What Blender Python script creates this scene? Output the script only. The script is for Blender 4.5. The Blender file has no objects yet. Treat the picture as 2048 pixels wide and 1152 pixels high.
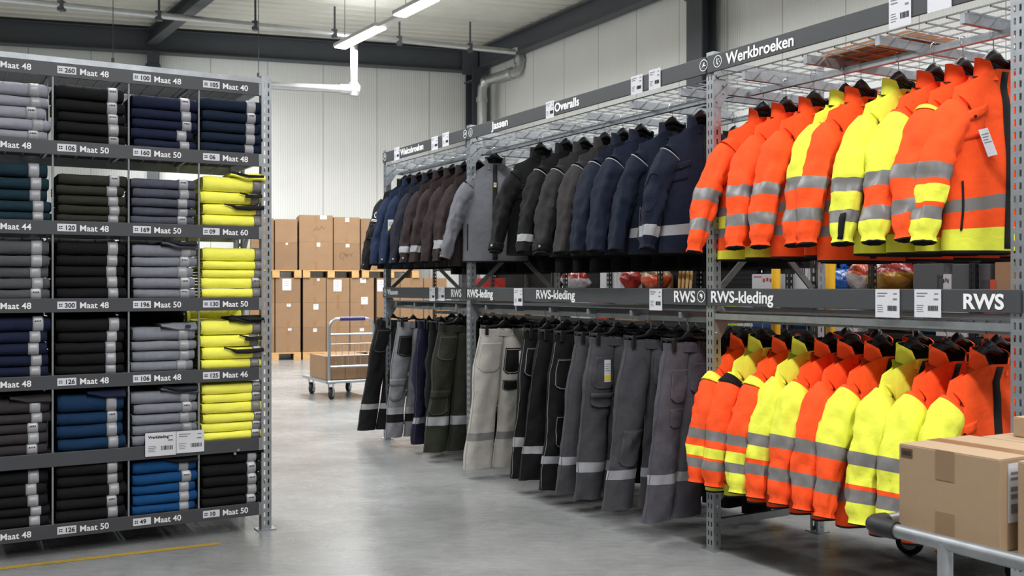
import bpy, math, random
from math import sin, cos, pi, radians, sqrt, atan2
from mathutils import Vector, Matrix, noise

SC = bpy.context.scene
COL = SC.collection
H = 1.45                       # eye height of the photographer
F = 2000.0                     # focal length in pixels of a 2048-wide frame
HOR = 572.0                    # row of the horizon

# ---------------------------------------------------------------- camera
cam_d = bpy.data.cameras.new('camera')
cam_d.sensor_width = 36.0
cam_d.lens = 36.0 * F / 2048.0
cam_d.shift_y = (HOR - 576.0) / 2048.0
cam_d.clip_end = 200
cam_d.clip_start = 0.05
cam_d.dof.use_dof = True
cam_d.dof.focus_distance = 5.2
cam_d.dof.aperture_fstop = 5.6
cam = bpy.data.objects.new('camera', cam_d)
cam.location = (0, 0, H)
cam.rotation_euler = (pi / 2, 0, 0)
COL.objects.link(cam)
SC.camera = cam

# ---------------------------------------------------------------- world and lights
wld = bpy.data.worlds.new('world')
SC.world = wld
wld.use_nodes = True
bg = wld.node_tree.nodes['Background']
bg.inputs[0].default_value = (0.95, 0.97, 1.0, 1)
bg.inputs[1].default_value = 0.16
SC.view_settings.view_transform = 'Standard'
SC.view_settings.look = 'None'
SC.view_settings.gamma = 1.0
SC.view_settings.exposure = 0.0
SC.view_settings.use_curve_mapping = False

UX, UY = 0.4985, -0.867        # along the clothes rack, towards the camera
VX, VY = 0.867, 0.4985         # into the clothes rack
RO = (1.0875, 5.4926)          # foot of the post between the middle and the near bay
RANG = atan2(UY, UX)
LO = (-1.4587, 5.942)          # foot of the end post of the folded-clothes rack
LANG = atan2(UX, VX)


def RW(u, v, z=0.0):
    return Vector((RO[0] + u * UX + v * VX, RO[1] + u * UY + v * VY, z))


def LW(a, w, z=0.0):
    return Vector((LO[0] + a * VX - w * UX, LO[1] + a * VY - w * UY, z))


def pY(x, y, Y):
    return Vector(((x - 1024) / F * Y, Y, H + (HOR - y) / F * Y))


def pZ(x, y, z):
    return pY(x, y, (H - z) * F / (y - HOR))


def area(loc, sx, sy, power, rotz=0.0, tilt=0.0, color=(0.97, 0.985, 1.0), spread=180):
    d = bpy.data.lights.new('lamp_or_fill_light', 'AREA')
    d.shape = 'RECTANGLE'
    d.size, d.size_y = sx, sy
    d.energy = power
    d.color = color
    d.spread = radians(spread)
    o = bpy.data.objects.new('lamp_or_fill_light', d)
    o.location = loc
    o.rotation_euler = (tilt, 0, rotz)
    COL.objects.link(o)
    return o


# rows of ceiling luminaires outside the frame (the visible row runs on above the far side of the rack,
# a second row hangs over the aisle), plus added fill lights for walls and ceiling
for (u, v, ln, pw) in ((-8.0, -2.6, 4.5, 240), (-3.4, -2.5, 4.0, 265), (3.0, -2.4, 4.0, 275), (7.5, -2.4, 4.0, 400),
                       (-4.2, 3.3, 5.0, 240), (1.3, 3.3, 4.5, 260), (5.5, 3.3, 3.0, 90), (-3.0, -8.0, 6.0, 160)):
    q = RW(u, v, 5.45)
    area(q, 0.3, ln, pw, RANG - pi / 2)
    area((q.x, q.y, 5.6), 0.3, ln, pw * 0.10, RANG - pi / 2, tilt=pi)  # upward fill added to lift the ceiling
area(RW(-11.6, -4.2, 5.45), 0.3, 6.0, 400, RANG - pi / 2, spread=125)  # unseen light added to brighten the far wall
wall_fill = area((-6.3, 18.2, 4.3), 3.0, 0.3, 85)  # added wall fill without a fixture, hidden behind the folded-clothes rack
wall_fill.rotation_euler = (Vector((-2.6, 21.7, 2.2)) - Vector((-6.3, 18.2, 4.3))).to_track_quat('-Z', 'Y').to_euler()
area(RW(-11.5, 2.6, 5.45), 0.3, 4.0, 330, RANG - pi / 2, spread=140)  # extra wall light with no fixture of its own
area(RW(-9.0, 3.0, 5.7), 0.3, 9.0, 80, RANG - pi / 2, tilt=pi)  # added ceiling fill, no fixture
area(RW(-9.0, -4.0, 5.7), 0.3, 9.0, 80, RANG - pi / 2, tilt=pi)  # second added ceiling fill, no fixture


# ---------------------------------------------------------------- helpers
def lin(c):
    out = []
    for k in c[:3]:
        k = k / 255.0
        out.append(k / 12.92 if k <= 0.04045 else ((k + 0.055) / 1.055) ** 2.4)
    return (out[0], out[1], out[2], 1.0)


MATS = {}


def mat(name, rgb, rough=0.6, metal=0.0, var=0.0, vscale=8.0, bump=0.0, bscale=300.0, bdist=0.002, emit=None,
        spec=0.5, sheen=0.0, alpha=None, trans=0.0, coords='Object', stretch=None, bump2=0.0, b2scale=30.0):
    if name in MATS:
        return MATS[name]
    m = bpy.data.materials.new(name)
    m.use_nodes = True
    nt = m.node_tree
    bs = nt.nodes['Principled BSDF']
    c = lin(rgb)
    bs.inputs['Base Color'].default_value = c
    bs.inputs['Roughness'].default_value = rough
    bs.inputs['Metallic'].default_value = metal
    bs.inputs['Specular IOR Level'].default_value = spec
    if sheen:
        bs.inputs['Sheen Weight'].default_value = sheen
        bs.inputs['Sheen Roughness'].default_value = 0.5
    if trans:
        bs.inputs['Transmission Weight'].default_value = trans
    if alpha is not None:
        bs.inputs['Alpha'].default_value = alpha
    if emit:
        bs.inputs['Emission Color'].default_value = (1, 0.985, 0.96, 1)
        bs.inputs['Emission Strength'].default_value = emit
    tc = nt.nodes.new('ShaderNodeTexCoord')
    src = tc.outputs[coords]
    if stretch:
        mp = nt.nodes.new('ShaderNodeMapping')
        mp.inputs['Scale'].default_value = stretch
        nt.links.new(src, mp.inputs[0])
        src = mp.outputs[0]
    if var:
        n = nt.nodes.new('ShaderNodeTexNoise')
        n.inputs['Scale'].default_value = vscale
        n.inputs['Detail'].default_value = 6
        n.inputs['Roughness'].default_value = 0.65
        nt.links.new(src, n.inputs['Vector'])
        r = nt.nodes.new('ShaderNodeValToRGB')
        r.color_ramp.elements[0].position = 0.3
        r.color_ramp.elements[1].position = 0.7
        r.color_ramp.elements[0].color = (c[0] * (1 - var), c[1] * (1 - var), c[2] * (1 - var), 1)
        r.color_ramp.elements[1].color = (min(1, c[0] * (1 + var)), min(1, c[1] * (1 + var)), min(1, c[2] * (1 + var)), 1)
        nt.links.new(n.outputs['Fac'], r.inputs[0])
        nt.links.new(r.outputs[0], bs.inputs['Base Color'])
    last = None
    if bump:
        n = nt.nodes.new('ShaderNodeTexNoise')
        n.inputs['Scale'].default_value = bscale
        n.inputs['Detail'].default_value = 3
        nt.links.new(src, n.inputs['Vector'])
        b = nt.nodes.new('ShaderNodeBump')
        b.inputs['Strength'].default_value = bump
        b.inputs['Distance'].default_value = bdist
        nt.links.new(n.outputs['Fac'], b.inputs['Height'])
        nt.links.new(b.outputs[0], bs.inputs['Normal'])
        last = b
    if bump2:
        n = nt.nodes.new('ShaderNodeTexNoise')
        n.inputs['Scale'].default_value = b2scale
        n.inputs['Detail'].default_value = 4
        n.inputs['Distortion'].default_value = 0.6
        nt.links.new(src, n.inputs['Vector'])
        b = nt.nodes.new('ShaderNodeBump')
        b.inputs['Strength'].default_value = bump2
        b.inputs['Distance'].default_value = 0.012
        nt.links.new(n.outputs['Fac'], b.inputs['Height'])
        if last:
            nt.links.new(last.outputs[0], b.inputs['Normal'])
        nt.links.new(b.outputs[0], bs.inputs['Normal'])
    MATS[name] = m
    return m


def cloth(name, rgb, var=0.10, rough=0.85, sheen=0.0):
    return mat(name, rgb, rough=rough, var=var, vscale=22, bump=0.35, bscale=520, bdist=0.0015, spec=0.25,
               bump2=0.45, b2scale=16, sheen=sheen)


class MB:
    def __init__(s):
        s.v, s.f, s.m = [], [], []

    def add(s, vs, fs, m=0):
        b = len(s.v)
        s.v.extend([tuple(x) for x in vs])
        for f in fs:
            s.f.append(tuple(b + i for i in f))
            s.m.append(m)

    def box(s, x0, x1, y0, y1, z0, z1, m=0):
        s.add([(x0, y0, z0), (x1, y0, z0), (x1, y1, z0), (x0, y1, z0), (x0, y0, z1), (x1, y0, z1), (x1, y1, z1), (x0, y1, z1)],
              [(0, 3, 2, 1), (4, 5, 6, 7), (0, 1, 5, 4), (1, 2, 6, 5), (2, 3, 7, 6), (3, 0, 4, 7)], m)

    def bar(s, p0, p1, w, h, m=0, up=(0, 0, 1), caps=True):
        p0, p1 = Vector(p0), Vector(p1)
        t = (p1 - p0).normalized()
        up = Vector(up)
        a = t.cross(up)
        if a.length < 1e-4:
            a = t.cross(Vector((0, 1, 0)))
        a.normalize()
        b = a.cross(t)
        vs = []
        for p in (p0, p1):
            for (i, j) in ((-1, -1), (1, -1), (1, 1), (-1, 1)):
                vs.append(p + a * (i * w / 2) + b * (j * h / 2))
        fs = [(0, 1, 5, 4), (1, 2, 6, 5), (2, 3, 7, 6), (3, 0, 4, 7)]
        if caps:
            fs += [(3, 2, 1, 0), (4, 5, 6, 7)]
        s.add(vs, fs, m)

    def rings(s, rs, m=0, caps=True, mats=None, closed=True):
        n = len(rs[0])
        b = len(s.v)
        for r in rs:
            s.v.extend([tuple(p) for p in r])
        for i in range(len(rs) - 1):
            for j in range(n if closed else n - 1):
                k = (j + 1) % n
                s.f.append((b + i * n + j, b + i * n + k, b + (i + 1) * n + k, b + (i + 1) * n + j))
                s.m.append(mats(i, j) if mats else m)
        if caps:
            s.f.append(tuple(b + j for j in reversed(range(n))))
            s.m.append(m)
            e = b + (len(rs) - 1) * n
            s.f.append(tuple(e + j for j in range(n)))
            s.m.append(m)

    def tube(s, pts, r, n=8, m=0, caps=True, up=(0.3, 0.2, 0.93)):
        pts = [Vector(p) for p in pts]
        rs = []
        a = None
        for i, p in enumerate(pts):
            if i == 0:
                t = pts[1] - p
            elif i == len(pts) - 1:
                t = p - pts[i - 1]
            else:
                t = (pts[i + 1] - p).normalized() + (p - pts[i - 1]).normalized()
            t.normalize()
            if a is None:
                a = t.cross(Vector(up))
                if a.length < 1e-3:
                    a = t.cross(Vector((1, 0, 0)))
            a = (a - t * a.dot(t)).normalized()
            b = t.cross(a)
            rr = r[i] if isinstance(r, (list, tuple)) else r
            rs.append([p + (a * cos(2 * pi * k / n) + b * sin(2 * pi * k / n)) * rr for k in range(n)])
        s.rings(rs, m, caps)

    def cyl(s, p0, p1, r, n=16, m=0):
        s.tube([p0, p1], r, n, m)

    def grid(s, rows, m=0, mats=None):
        s.rings(rows, m, caps=False, mats=mats, closed=False)

    def build(s, name, mats, parent=None, loc=(0, 0, 0), rot=(0, 0, 0), smooth=True, angle=35, bevel=0, solid=0):
        me = bpy.data.meshes.new(name)
        me.from_pydata(s.v, [], s.f)
        if not isinstance(mats, (list, tuple)):
            mats = [mats]
        for mm in mats:
            me.materials.append(mm)
        me.polygons.foreach_set('material_index', s.m)
        if smooth:
            me.shade_smooth()
            me.set_sharp_from_angle(angle=radians(angle))
        me.update()
        o = bpy.data.objects.new(name, me)
        o.location = loc
        o.rotation_euler = rot
        COL.objects.link(o)
        if parent:
            o.parent = parent
        if bevel:
            b = o.modifiers.new('bevel', 'BEVEL')
            b.width = bevel
            b.segments = 2
            b.limit_method = 'ANGLE'
        if solid:
            b = o.modifiers.new('solid', 'SOLIDIFY')
            b.thickness = solid
        return o


def tag(o, label, cat, group=None, kind=None):
    if label:
        o['label'] = label
    if cat:
        o['category'] = cat
    if group:
        o['group'] = group
    if kind:
        o['kind'] = kind
    return o


def thing(name, label, cat, loc=(0, 0, 0), rotz=0.0, group=None, rot=None):
    o = bpy.data.objects.new(name, None)
    o.empty_display_size = 0.1
    o.location = loc
    o.rotation_euler = rot if rot else (0, 0, rotz)
    COL.objects.link(o)
    return tag(o, label, cat, group)


def struct(o):
    o['kind'] = 'structure'
    return o


TEXTS = []


def text(body, size, parent, loc, m, rot=(pi / 2, 0, 0), bold=0.0, name='lettering', align='LEFT', sx=1.0, space=1.0):
    d = bpy.data.curves.new(name, 'FONT')
    d.body = body
    d.size = size
    d.offset = bold
    d.extrude = 0.0006
    d.align_x = align
    d.space_character = space
    d.resolution_u = 4
    d.materials.append(m)
    o = bpy.data.objects.new(name, d)
    o.location = loc
    o.rotation_euler = rot
    o.scale = (sx, 1, 1)
    COL.objects.link(o)
    o.parent = parent
    TEXTS.append(o)
    return o


def dup(root, loc, rotz=0.0, label=None, group=None):
    r = root.copy()
    COL.objects.link(r)
    r.location = loc
    r.rotation_euler = (0, 0, rotz)
    if label:
        r['label'] = label
    if group:
        r['group'] = group
    for ch in list(root.children):
        c = ch.copy()
        COL.objects.link(c)
        c.parent = r
        for g in ch.children:
            d = g.copy()
            COL.objects.link(d)
            d.parent = c
    return r


def smooth01(a, b, x):
    t = max(0.0, min(1.0, (x - a) / (b - a)))
    return t * t * (3 - 2 * t)


def interp(tab, x):
    if x <= tab[0][0]:
        return tab[0][1]
    for (a, b) in zip(tab, tab[1:]):
        if x <= b[0]:
            k = (x - a[0]) / (b[0] - a[0])
            k = k * k * (3 - 2 * k)
            return a[1] + (b[1] - a[1]) * k
    return tab[-1][1]


def nz(x, y, z):
    return noise.noise(Vector((x, y, z)))


# ---------------------------------------------------------------- materials
galv = mat('galvanised_steel', (176, 180, 184), rough=0.38, metal=0.85, var=0.16, vscale=14, bump=0.05, bscale=60)
galv_dk = mat('dull_galvanised_steel', (150, 153, 156), rough=0.45, metal=0.8, var=0.18, vscale=10)
darkwire = mat('dark_wire', (44, 45, 46), rough=0.5, metal=0.5)
sign_grey = mat('sign_grey', (60, 62, 65), rough=0.55, var=0.05, vscale=6)
lip_grey = mat('shelf_lip_grey', (60, 61, 65), rough=0.5, var=0.06, vscale=5)
white_ink = mat('white_lettering', (232, 232, 232), rough=0.6)
black_ink = mat('black_print', (24, 24, 26), rough=0.7)
grey_ink = mat('grey_print', (120, 120, 124), rough=0.7)
paper = mat('white_card', (205, 205, 210), rough=0.7, var=0.02)
ticket = mat('size_ticket_white', (205, 206, 212), rough=0.6)
yellow_paper = mat('yellow_card', (228, 205, 40), rough=0.6)
steel_dk = mat('dark_painted_steel', (66, 70, 75), rough=0.55, var=0.08, vscale=2)
pipe_m = mat('galvanised_pipe', (182, 184, 184), rough=0.42, metal=0.9, var=0.1, vscale=5)
black_pl = mat('black_plastic', (20, 20, 22), rough=0.42)
chrome = mat('bright_wire', (205, 205, 208), rough=0.22, metal=1.0)
card_m = mat('brown_cardboard', (138, 108, 79), rough=0.85, var=0.07, vscale=5, bump=0.1, bscale=120)
card_d = mat('darker_cardboard', (130, 101, 73), rough=0.85, var=0.06, vscale=6, bump=0.1, bscale=120)
tape_m = mat('parcel_tape', (142, 106, 72), rough=0.25, spec=0.6, var=0.05)
wood = mat('pallet_wood', (190, 150, 98), rough=0.8, var=0.18, vscale=6, stretch=(1, 6, 6))
plank_w = mat('plank_wood', (146, 100, 62), rough=0.6, var=0.12, vscale=9, stretch=(1, 10, 10))
rubber = mat('black_rubber', (22, 22, 23), rough=0.6)
reflective = mat('reflective_band', (118, 115, 113), rough=0.42, var=0.06, vscale=40, bump=0.12, bscale=500, spec=0.6)
refl_light = mat('pale_reflective_band', (150, 150, 154), rough=0.4, var=0.05, vscale=40, bump=0.1, bscale=500, spec=0.6)
lining = mat('black_lining', (14, 14, 15), rough=0.9)

# ================================================================ the hall
BX, BY = 0.961, 0.275          # direction of the far wall, towards its corner
K = (-0.713, 22.29)            # corner of far wall and side wall
BANG = atan2(BY, BX)


def wall_mat(name, rgb, axis=0, joint=1.15, rib=0.096):
    m = bpy.data.materials.new(name)
    m.use_nodes = True
    nt = m.node_tree
    bs = nt.nodes['Principled BSDF']
    bs.inputs['Roughness'].default_value = 0.38
    bs.inputs['Specular IOR Level'].default_value = 0.45
    tc = nt.nodes.new('ShaderNodeTexCoord')
    sp = nt.nodes.new('ShaderNodeSeparateXYZ')
    nt.links.new(tc.outputs['Object'], sp.inputs[0])

    def math_(op, a, b=None):
        n = nt.nodes.new('ShaderNodeMath')
        n.operation = op
        for i, q in enumerate((a, b)):
            if q is None:
                continue
            if isinstance(q, (int, float)):
                n.inputs[i].default_value = q
            else:
                nt.links.new(q, n.inputs[i])
        return n.outputs[0]
    x = sp.outputs[axis]
    md = math_('PINGPONG', x, joint / 2)
    j = math_('LESS_THAN', md, 0.008)
    rb = math_('SINE', math_('MULTIPLY', x, 2 * pi / rib))
    noi = nt.nodes.new('ShaderNodeTexNoise')
    noi.inputs['Scale'].default_value = 1.2
    noi.inputs['Detail'].default_value = 5
    nt.links.new(tc.outputs['Object'], noi.inputs['Vector'])
    c = lin(rgb)
    mx = nt.nodes.new('ShaderNodeMix')
    mx.data_type = 'RGBA'
    mx.inputs[6].default_value = (c[0] * 0.93, c[1] * 0.93, c[2] * 0.92, 1)
    mx.inputs[7].default_value = (c[0] * 1.05, c[1] * 1.05, c[2] * 1.05, 1)
    nt.links.new(noi.outputs['Fac'], mx.inputs[0])
    mj = nt.nodes.new('ShaderNodeMix')
    mj.data_type = 'RGBA'
    nt.links.new(j, mj.inputs[0])
    nt.links.new(mx.outputs[2], mj.inputs[6])
    mj.inputs[7].default_value = (c[0] * 0.5, c[1] * 0.5, c[2] * 0.5, 1)
    nt.links.new(mj.outputs[2], bs.inputs['Base Color'])
    b = nt.nodes.new('ShaderNodeBump')
    b.inputs['Strength'].default_value = 0.6
    b.inputs['Distance'].default_value = 0.006
    nt.links.new(math_('POWER', math_('ABSOLUTE', rb), 8.0), b.inputs['Height'])
    nt.links.new(b.outputs[0], bs.inputs['Normal'])
    return m


wall_m = wall_mat('wall_panel_white', (222, 223, 219))
ceil_m = mat('ceiling_panel_white', (200, 198, 188), rough=0.5, var=0.05, vscale=2)


def floor_mat():
    m = bpy.data.materials.new('polished_concrete')
    m.use_nodes = True
    nt = m.node_tree
    bs = nt.nodes['Principled BSDF']
    tc = nt.nodes.new('ShaderNodeTexCoord')

    def no(scale, det, rough=0.6, stretch=None):
        n = nt.nodes.new('ShaderNodeTexNoise')
        n.inputs['Scale'].default_value = scale
        n.inputs['Detail'].default_value = det
        n.inputs['Roughness'].default_value = rough
        if stretch:
            mp = nt.nodes.new('ShaderNodeMapping')
            mp.inputs['Scale'].default_value = stretch
            mp.inputs['Rotation'].default_value = (0, 0, 0.5)
            nt.links.new(tc.outputs['Object'], mp.inputs[0])
            nt.links.new(mp.outputs[0], n.inputs['Vector'])
        else:
            nt.links.new(tc.outputs['Object'], n.inputs['Vector'])
        return n.outputs['Fac']
    r = nt.nodes.new('ShaderNodeValToRGB')
    r.color_ramp.elements[0].position = 0.30
    r.color_ramp.elements[0].color = lin((124, 125, 124))
    r.color_ramp.elements[1].position = 0.72
    r.color_ramp.elements[1].color = lin((166, 167, 166))
    nt.links.new(no(0.9, 9, 0.62), r.inputs[0])
    r2 = nt.nodes.new('ShaderNodeValToRGB')
    r2.color_ramp.elements[0].position = 0.35
    r2.color_ramp.elements[0].color = (0.80, 0.80, 0.80, 1)
    r2.color_ramp.elements[1].position = 0.6
    r2.color_ramp.elements[1].color = (1, 1, 1, 1)
    nt.links.new(no(7, 8, 0.7, (1, 4, 1)), r2.inputs[0])
    mx = nt.nodes.new('ShaderNodeMix')
    mx.data_type = 'RGBA'
    mx.blend_type = 'MULTIPLY'
    mx.inputs[0].default_value = 1
    nt.links.new(r.outputs[0], mx.inputs[6])
    nt.links.new(r2.outputs[0], mx.inputs[7])
    nt.links.new(mx.outputs[2], bs.inputs['Base Color'])
    rr = nt.nodes.new('ShaderNodeMapRange')
    rr.inputs[3].default_value = 0.13
    rr.inputs[4].default_value = 0.40
    nt.links.new(no(2.2, 6, 0.65, (1, 2.5, 1)), rr.inputs[0])
    nt.links.new(rr.outputs[0], bs.inputs['Roughness'])
    bs.inputs['Specular IOR Level'].default_value = 0.5
    bs.inputs['Coat Weight'].default_value = 0.12
    bs.inputs['Coat Roughness'].default_value = 0.16
    b = nt.nodes.new('ShaderNodeBump')
    b.inputs['Strength'].default_value = 0.06
    b.inputs['Distance'].default_value = 0.004
    nt.links.new(no(30, 4), b.inputs['Height'])
    nt.links.new(b.outputs[0], bs.inputs['Normal'])
    return m


fm = MB()
fm.box(-20, 20, -8, 30, -0.1, 0)
struct(fm.build('floor', floor_mat()))

cm = MB()
rows = []
y = -34.0
while y < 1.0:
    for (dy, dz) in ((0, 0), (0.20, 0), (0.22, 0.035), (0.31, 0.035), (0.33, 0)):
        rows.append([(-22, y + dy, dz), (16, y + dy, dz)])
    y += 0.33
cm.grid(rows)
cm.box(-22, 16, -34, 1.0, 0.05, 0.2)
struct(cm.build('ceiling', ceil_m, loc=(K[0], K[1], 6.66), rot=(0, 0, BANG), smooth=False))

wm = MB()
wm.box(-22, 0.2, 0, 0.15, 0, 6.8)
struct(wm.build('wall_back', wall_m, loc=(K[0], K[1], 0), rot=(0, 0, BANG), smooth=False))
wm = MB()
wm.box(0, 30, 0, 0.15, 0, 6.8)
struct(wm.build('wall_side', wall_m, loc=(K[0], K[1], 0), rot=(0, 0, RANG), smooth=False))
wm = MB()
wm.box(-0.06, 0.06, -0.012, 0.0, 0, 6.6)
struct(wm.build('trim_1', wall_m, loc=(K[0] - 0.1 * BX, K[1] - 0.1 * BY - 0.03, 0), rot=(0, 0, BANG), smooth=False))


def ibeam(mb, p0, p1, w, h, tf=0.02, tw=0.012):
    p0, p1 = Vector(p0), Vector(p1)
    up = Vector((0, 0, 1))
    mb.bar(p0 + up * (h / 2 - tf / 2), p1 + up * (h / 2 - tf / 2), w, tf)
    mb.bar(p0 - up * (h / 2 - tf / 2), p1 - up * (h / 2 - tf / 2), w, tf)
    mb.bar(p0, p1, tw, h - 2 * tf)


def bp(t, off=0.0, z=0.0):                      # along the far wall, off metres in front
    return Vector((K[0] - t * BX + off * BY, K[1] - t * BY - off * BX, z))


def sp_(t, off=0.0, z=0.0):                     # along the side wall, off metres in front
    return Vector((K[0] + t * UX - off * VX, K[1] + t * UY - off * VY, z))


mb = MB()
ibeam(mb, bp(21, 0.25, 6.37), bp(0.1, 0.25, 6.37), 0.26, 0.46)
struct(mb.build('eaves_beam', steel_dk, smooth=False))
mb = MB()
ibeam(mb, sp_(0.1, 0.2, 6.40), sp_(26, 0.2, 6.40), 0.22, 0.42)
struct(mb.build('side_beam', steel_dk, smooth=False))
# rafter towards the camera
r0 = Vector((-7.30, 20.15, 6.43))
rd = Vector((0.554, -0.832, 0))
mb = MB()
ibeam(mb, r0, r0 + rd * 16, 0.2, 0.28)
struct(mb.build('rafter_beam', steel_dk, smooth=False))


def ucol(name, p, ang, w=0.28, d=0.28, z0=0.0, z1=6.2):
    mb = MB()
    mb.box(-w / 2, w / 2, -d / 2, -d / 2 + 0.02, z0, z1)
    mb.box(-w / 2, w / 2, d / 2 - 0.02, d / 2, z0, z1)
    mb.box(-0.008, 0.008, -d / 2 + 0.02, d / 2 - 0.02, z0, z1)
    mb.box(-w / 2 - 0.03, w / 2 + 0.03, -d / 2 - 0.02, d / 2 + 0.02, z1 - 0.32, z1 - 0.29)
    return struct(mb.build(name, steel_dk, loc=p, rot=(0, 0, ang), smooth=False))


ucol('steel_column', bp(6.86, 0.22), BANG, 0.22, 0.24)
ucol('steel_column', sp_(0.35, 0.3), RANG + pi / 2, 0.3, 0.36)
ucol('steel_column', sp_(7.74, 0.25), RANG, 0.36, 0.3)
# gusset where the two beams meet
mb = MB()
mb.box(-0.35, 0.0, -0.02, 0.0, 6.05, 6.62)
struct(mb.build('beam_gusset', steel_dk, loc=bp(0.15, 0.40), rot=(0, 0, BANG), smooth=False))

# yellow floor marking
mb = MB()
a, b = pZ(-60, 1144, 0.0), pZ(440, 1087, 0.0)
d = (b - a).normalized()
n = Vector((-d.y, d.x, 0)) * 0.028
z = Vector((0, 0, 0.0015))
mb.add([a - n + z, b - n + z, b + n + z, a + n + z], [(0, 1, 2, 3)])
yl = mat('worn_yellow_paint', (172, 142, 62), rough=0.5, var=0.25, vscale=30)
struct(mb.build('floor_marking', yl))

# ---------------------------------------------------------------- pipes
t = thing('drain_pipe', 'galvanised downpipe stepping out from the corner where the two walls meet', 'pipe', (0, 0, 0))
Yp = 20.6
P = [pY(1040, 104, Yp), pY(1040, 122, Yp), pY(1041, 132, Yp), pY(1034, 143, Yp), pY(1022, 147, Yp),
     pY(985, 158, Yp + 0.6), pY(972, 163, Yp + 0.75), pY(965, 176, Yp + 0.8), pY(964, 200, Yp + 0.8), pY(964, 300, Yp + 0.8),
     pY(964, 640, Yp + 0.8)]
P[-1].z = 0.0
mb = MB()
mb.tube(P, 0.105, 16)
mb.build('pipe_run', pipe_m, t)
for (i, dz) in ((1, 0), (4, 0), (6, 0), (8, 0)):
    mb = MB()
    d = (P[min(i + 1, len(P) - 1)] - P[i - 1]).normalized()
    mb.cyl(P[i] - d * 0.05, P[i] + d * 0.05, 0.125, 16)
    mb.build('pipe_collar', pipe_m, t)
mb = MB()
mb.cyl(P[0] + Vector((0, 0, -0.05)), P[0] + Vector((0, 0, 0.06)), 0.17, 16)
mb.build('outlet_cap', pipe_m, t)

t = thing('ceiling_pipe', 'thin grey pipe running under the whole ceiling to the corner downpipe', 'pipe', (0, 0, 0))
A, Bq = pY(-60, -8, 15.2), pY(1030, 104, 20.5)
A.z = Bq.z = 6.12
# keep the run level: solve both ends at that height
A = pY(-60, -8, (6.12 - H) * F / (HOR + 8))
Bq = pY(1030, 104, (6.12 - H) * F / (HOR - 104))
mb = MB()
mb.tube([A, Bq], 0.055, 12)
mb.build('pipe_run', pipe_m, t)
for k in (0.14, 0.30, 0.47, 0.62, 0.75, 0.9):
    q = A.lerp(Bq, k)
    mb = MB()
    mb.bar(q + Vector((0, 0, -0.08)), q + Vector((0, 0, 0.5)), 0.035, 0.02)
    mb.box(q.x - 0.05, q.x + 0.05, q.y - 0.06, q.y + 0.06, q.z - 0.09, q.z + 0.07)
    mb.build('pipe_hanger', steel_dk, t)

t = thing('sprinkler_pipe', 'bright pipe dropping from the ceiling then running level above the shelving of folded trousers', 'pipe', (0, 0, 0))
Q = [pY(708, 74, 17.0), pY(708, 172, 17.0), pY(704, 181, 17.0), pY(694, 181, 17.0)]
mb = MB()
mb.tube(Q[:2], 0.062, 12)
mb.build('drop_pipe', pipe_m, t)
mb = MB()
q2 = pY(708, 180, 17.0)
e = Vector((q2.x - 7.2 * BX, q2.y - 7.2 * BY, q2.z))
mb.tube([q2, e], 0.066, 12)
mb.build('level_pipe', pipe_m, t)
mb = MB()
mb.tube([q2 + Vector((0, 0, 0.12)), q2 + Vector((0, 0, -0.1))], 0.085, 12)
mb.tube([q2 + Vector((-0.22, -0.05, 0)), q2 + Vector((0.09, 0.02, 0))], 0.085, 12)
mb.build('elbow_fitting', pipe_m, t)

for (x, yb, Y) in ((517, 150, 16.5), (226, 120, 16.0)):
    tp = pY(x, 0, Y)
    bt = pY(x, yb, Y)
    t = thing('suspension_cable', 'thin steel cable hanging from the ceiling above the %s of the folded-clothes shelving'
              % ('end post' if x > 400 else 'black stack'), 'cable', (tp.x, tp.y, 0))
    mb = MB()
    mb.cyl((0, 0, bt.z), (0, 0, 6.66), 0.006, 6)
    mb.build('cable', steel_dk, t)
    mb = MB()
    mb.cyl((0, 0, bt.z - 0.03), (0, 0, bt.z + 0.03), 0.025, 8)
    mb.build('cable_weight', steel_dk, t)

# ---------------------------------------------------------------- visible luminaires
lamp_on = mat('lamp_diffuser_lit', (255, 252, 246), rough=0.4, emit=14)
lamp_w = mat('lamp_housing_white', (196, 196, 192), rough=0.45)
lz = 5.50
f0 = pY(680, 95, (lz - H) * F / (HOR - 95))
fd = Vector((pY(870, 0, (lz - H) * F / HOR) - f0))
fd.z = 0
fd.normalize()
fang = atan2(fd.y, fd.x)
ends = [(680, 95, 765, 55), (799, 31, 872, -2)]
for i, (x0, y0, x1, y1) in enumerate(ends):
    a = pY(x0, y0, (lz - H) * F / (HOR - y0))
    b = pY(x1, y1, (lz - H) * F / (HOR - y1))
    L = (b - a).length
    t = thing('strip_light', ('lit white strip light at the far end of the row, nearest the far wall',
                              'lit white strip light cut by the upper edge of the picture')[i], 'ceiling light',
              (a.x, a.y, lz), fang)
    mb = MB()
    mb.box(0, L, -0.10, 0.10, -0.02, 0.0)
    mb.build('diffuser', lamp_on, t, bevel=0.008)
    mb = MB()
    mb.box(-0.03, L + 0.03, -0.115, 0.115, 0.0, 0.06)
    mb.build('housing', lamp_w, t, bevel=0.01)
    for xx in (0.2, L - 0.2):
        mb = MB()
        mb.cyl((xx, 0, 0.06), (xx, 0, 6.60 - lz), 0.006, 6)
        mb.build('suspension_wire', galv_dk, t)
    area((a.x + fd.x * L / 2, a.y + fd.y * L / 2, lz - 0.06), L, 0.2, 150, fang)
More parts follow.
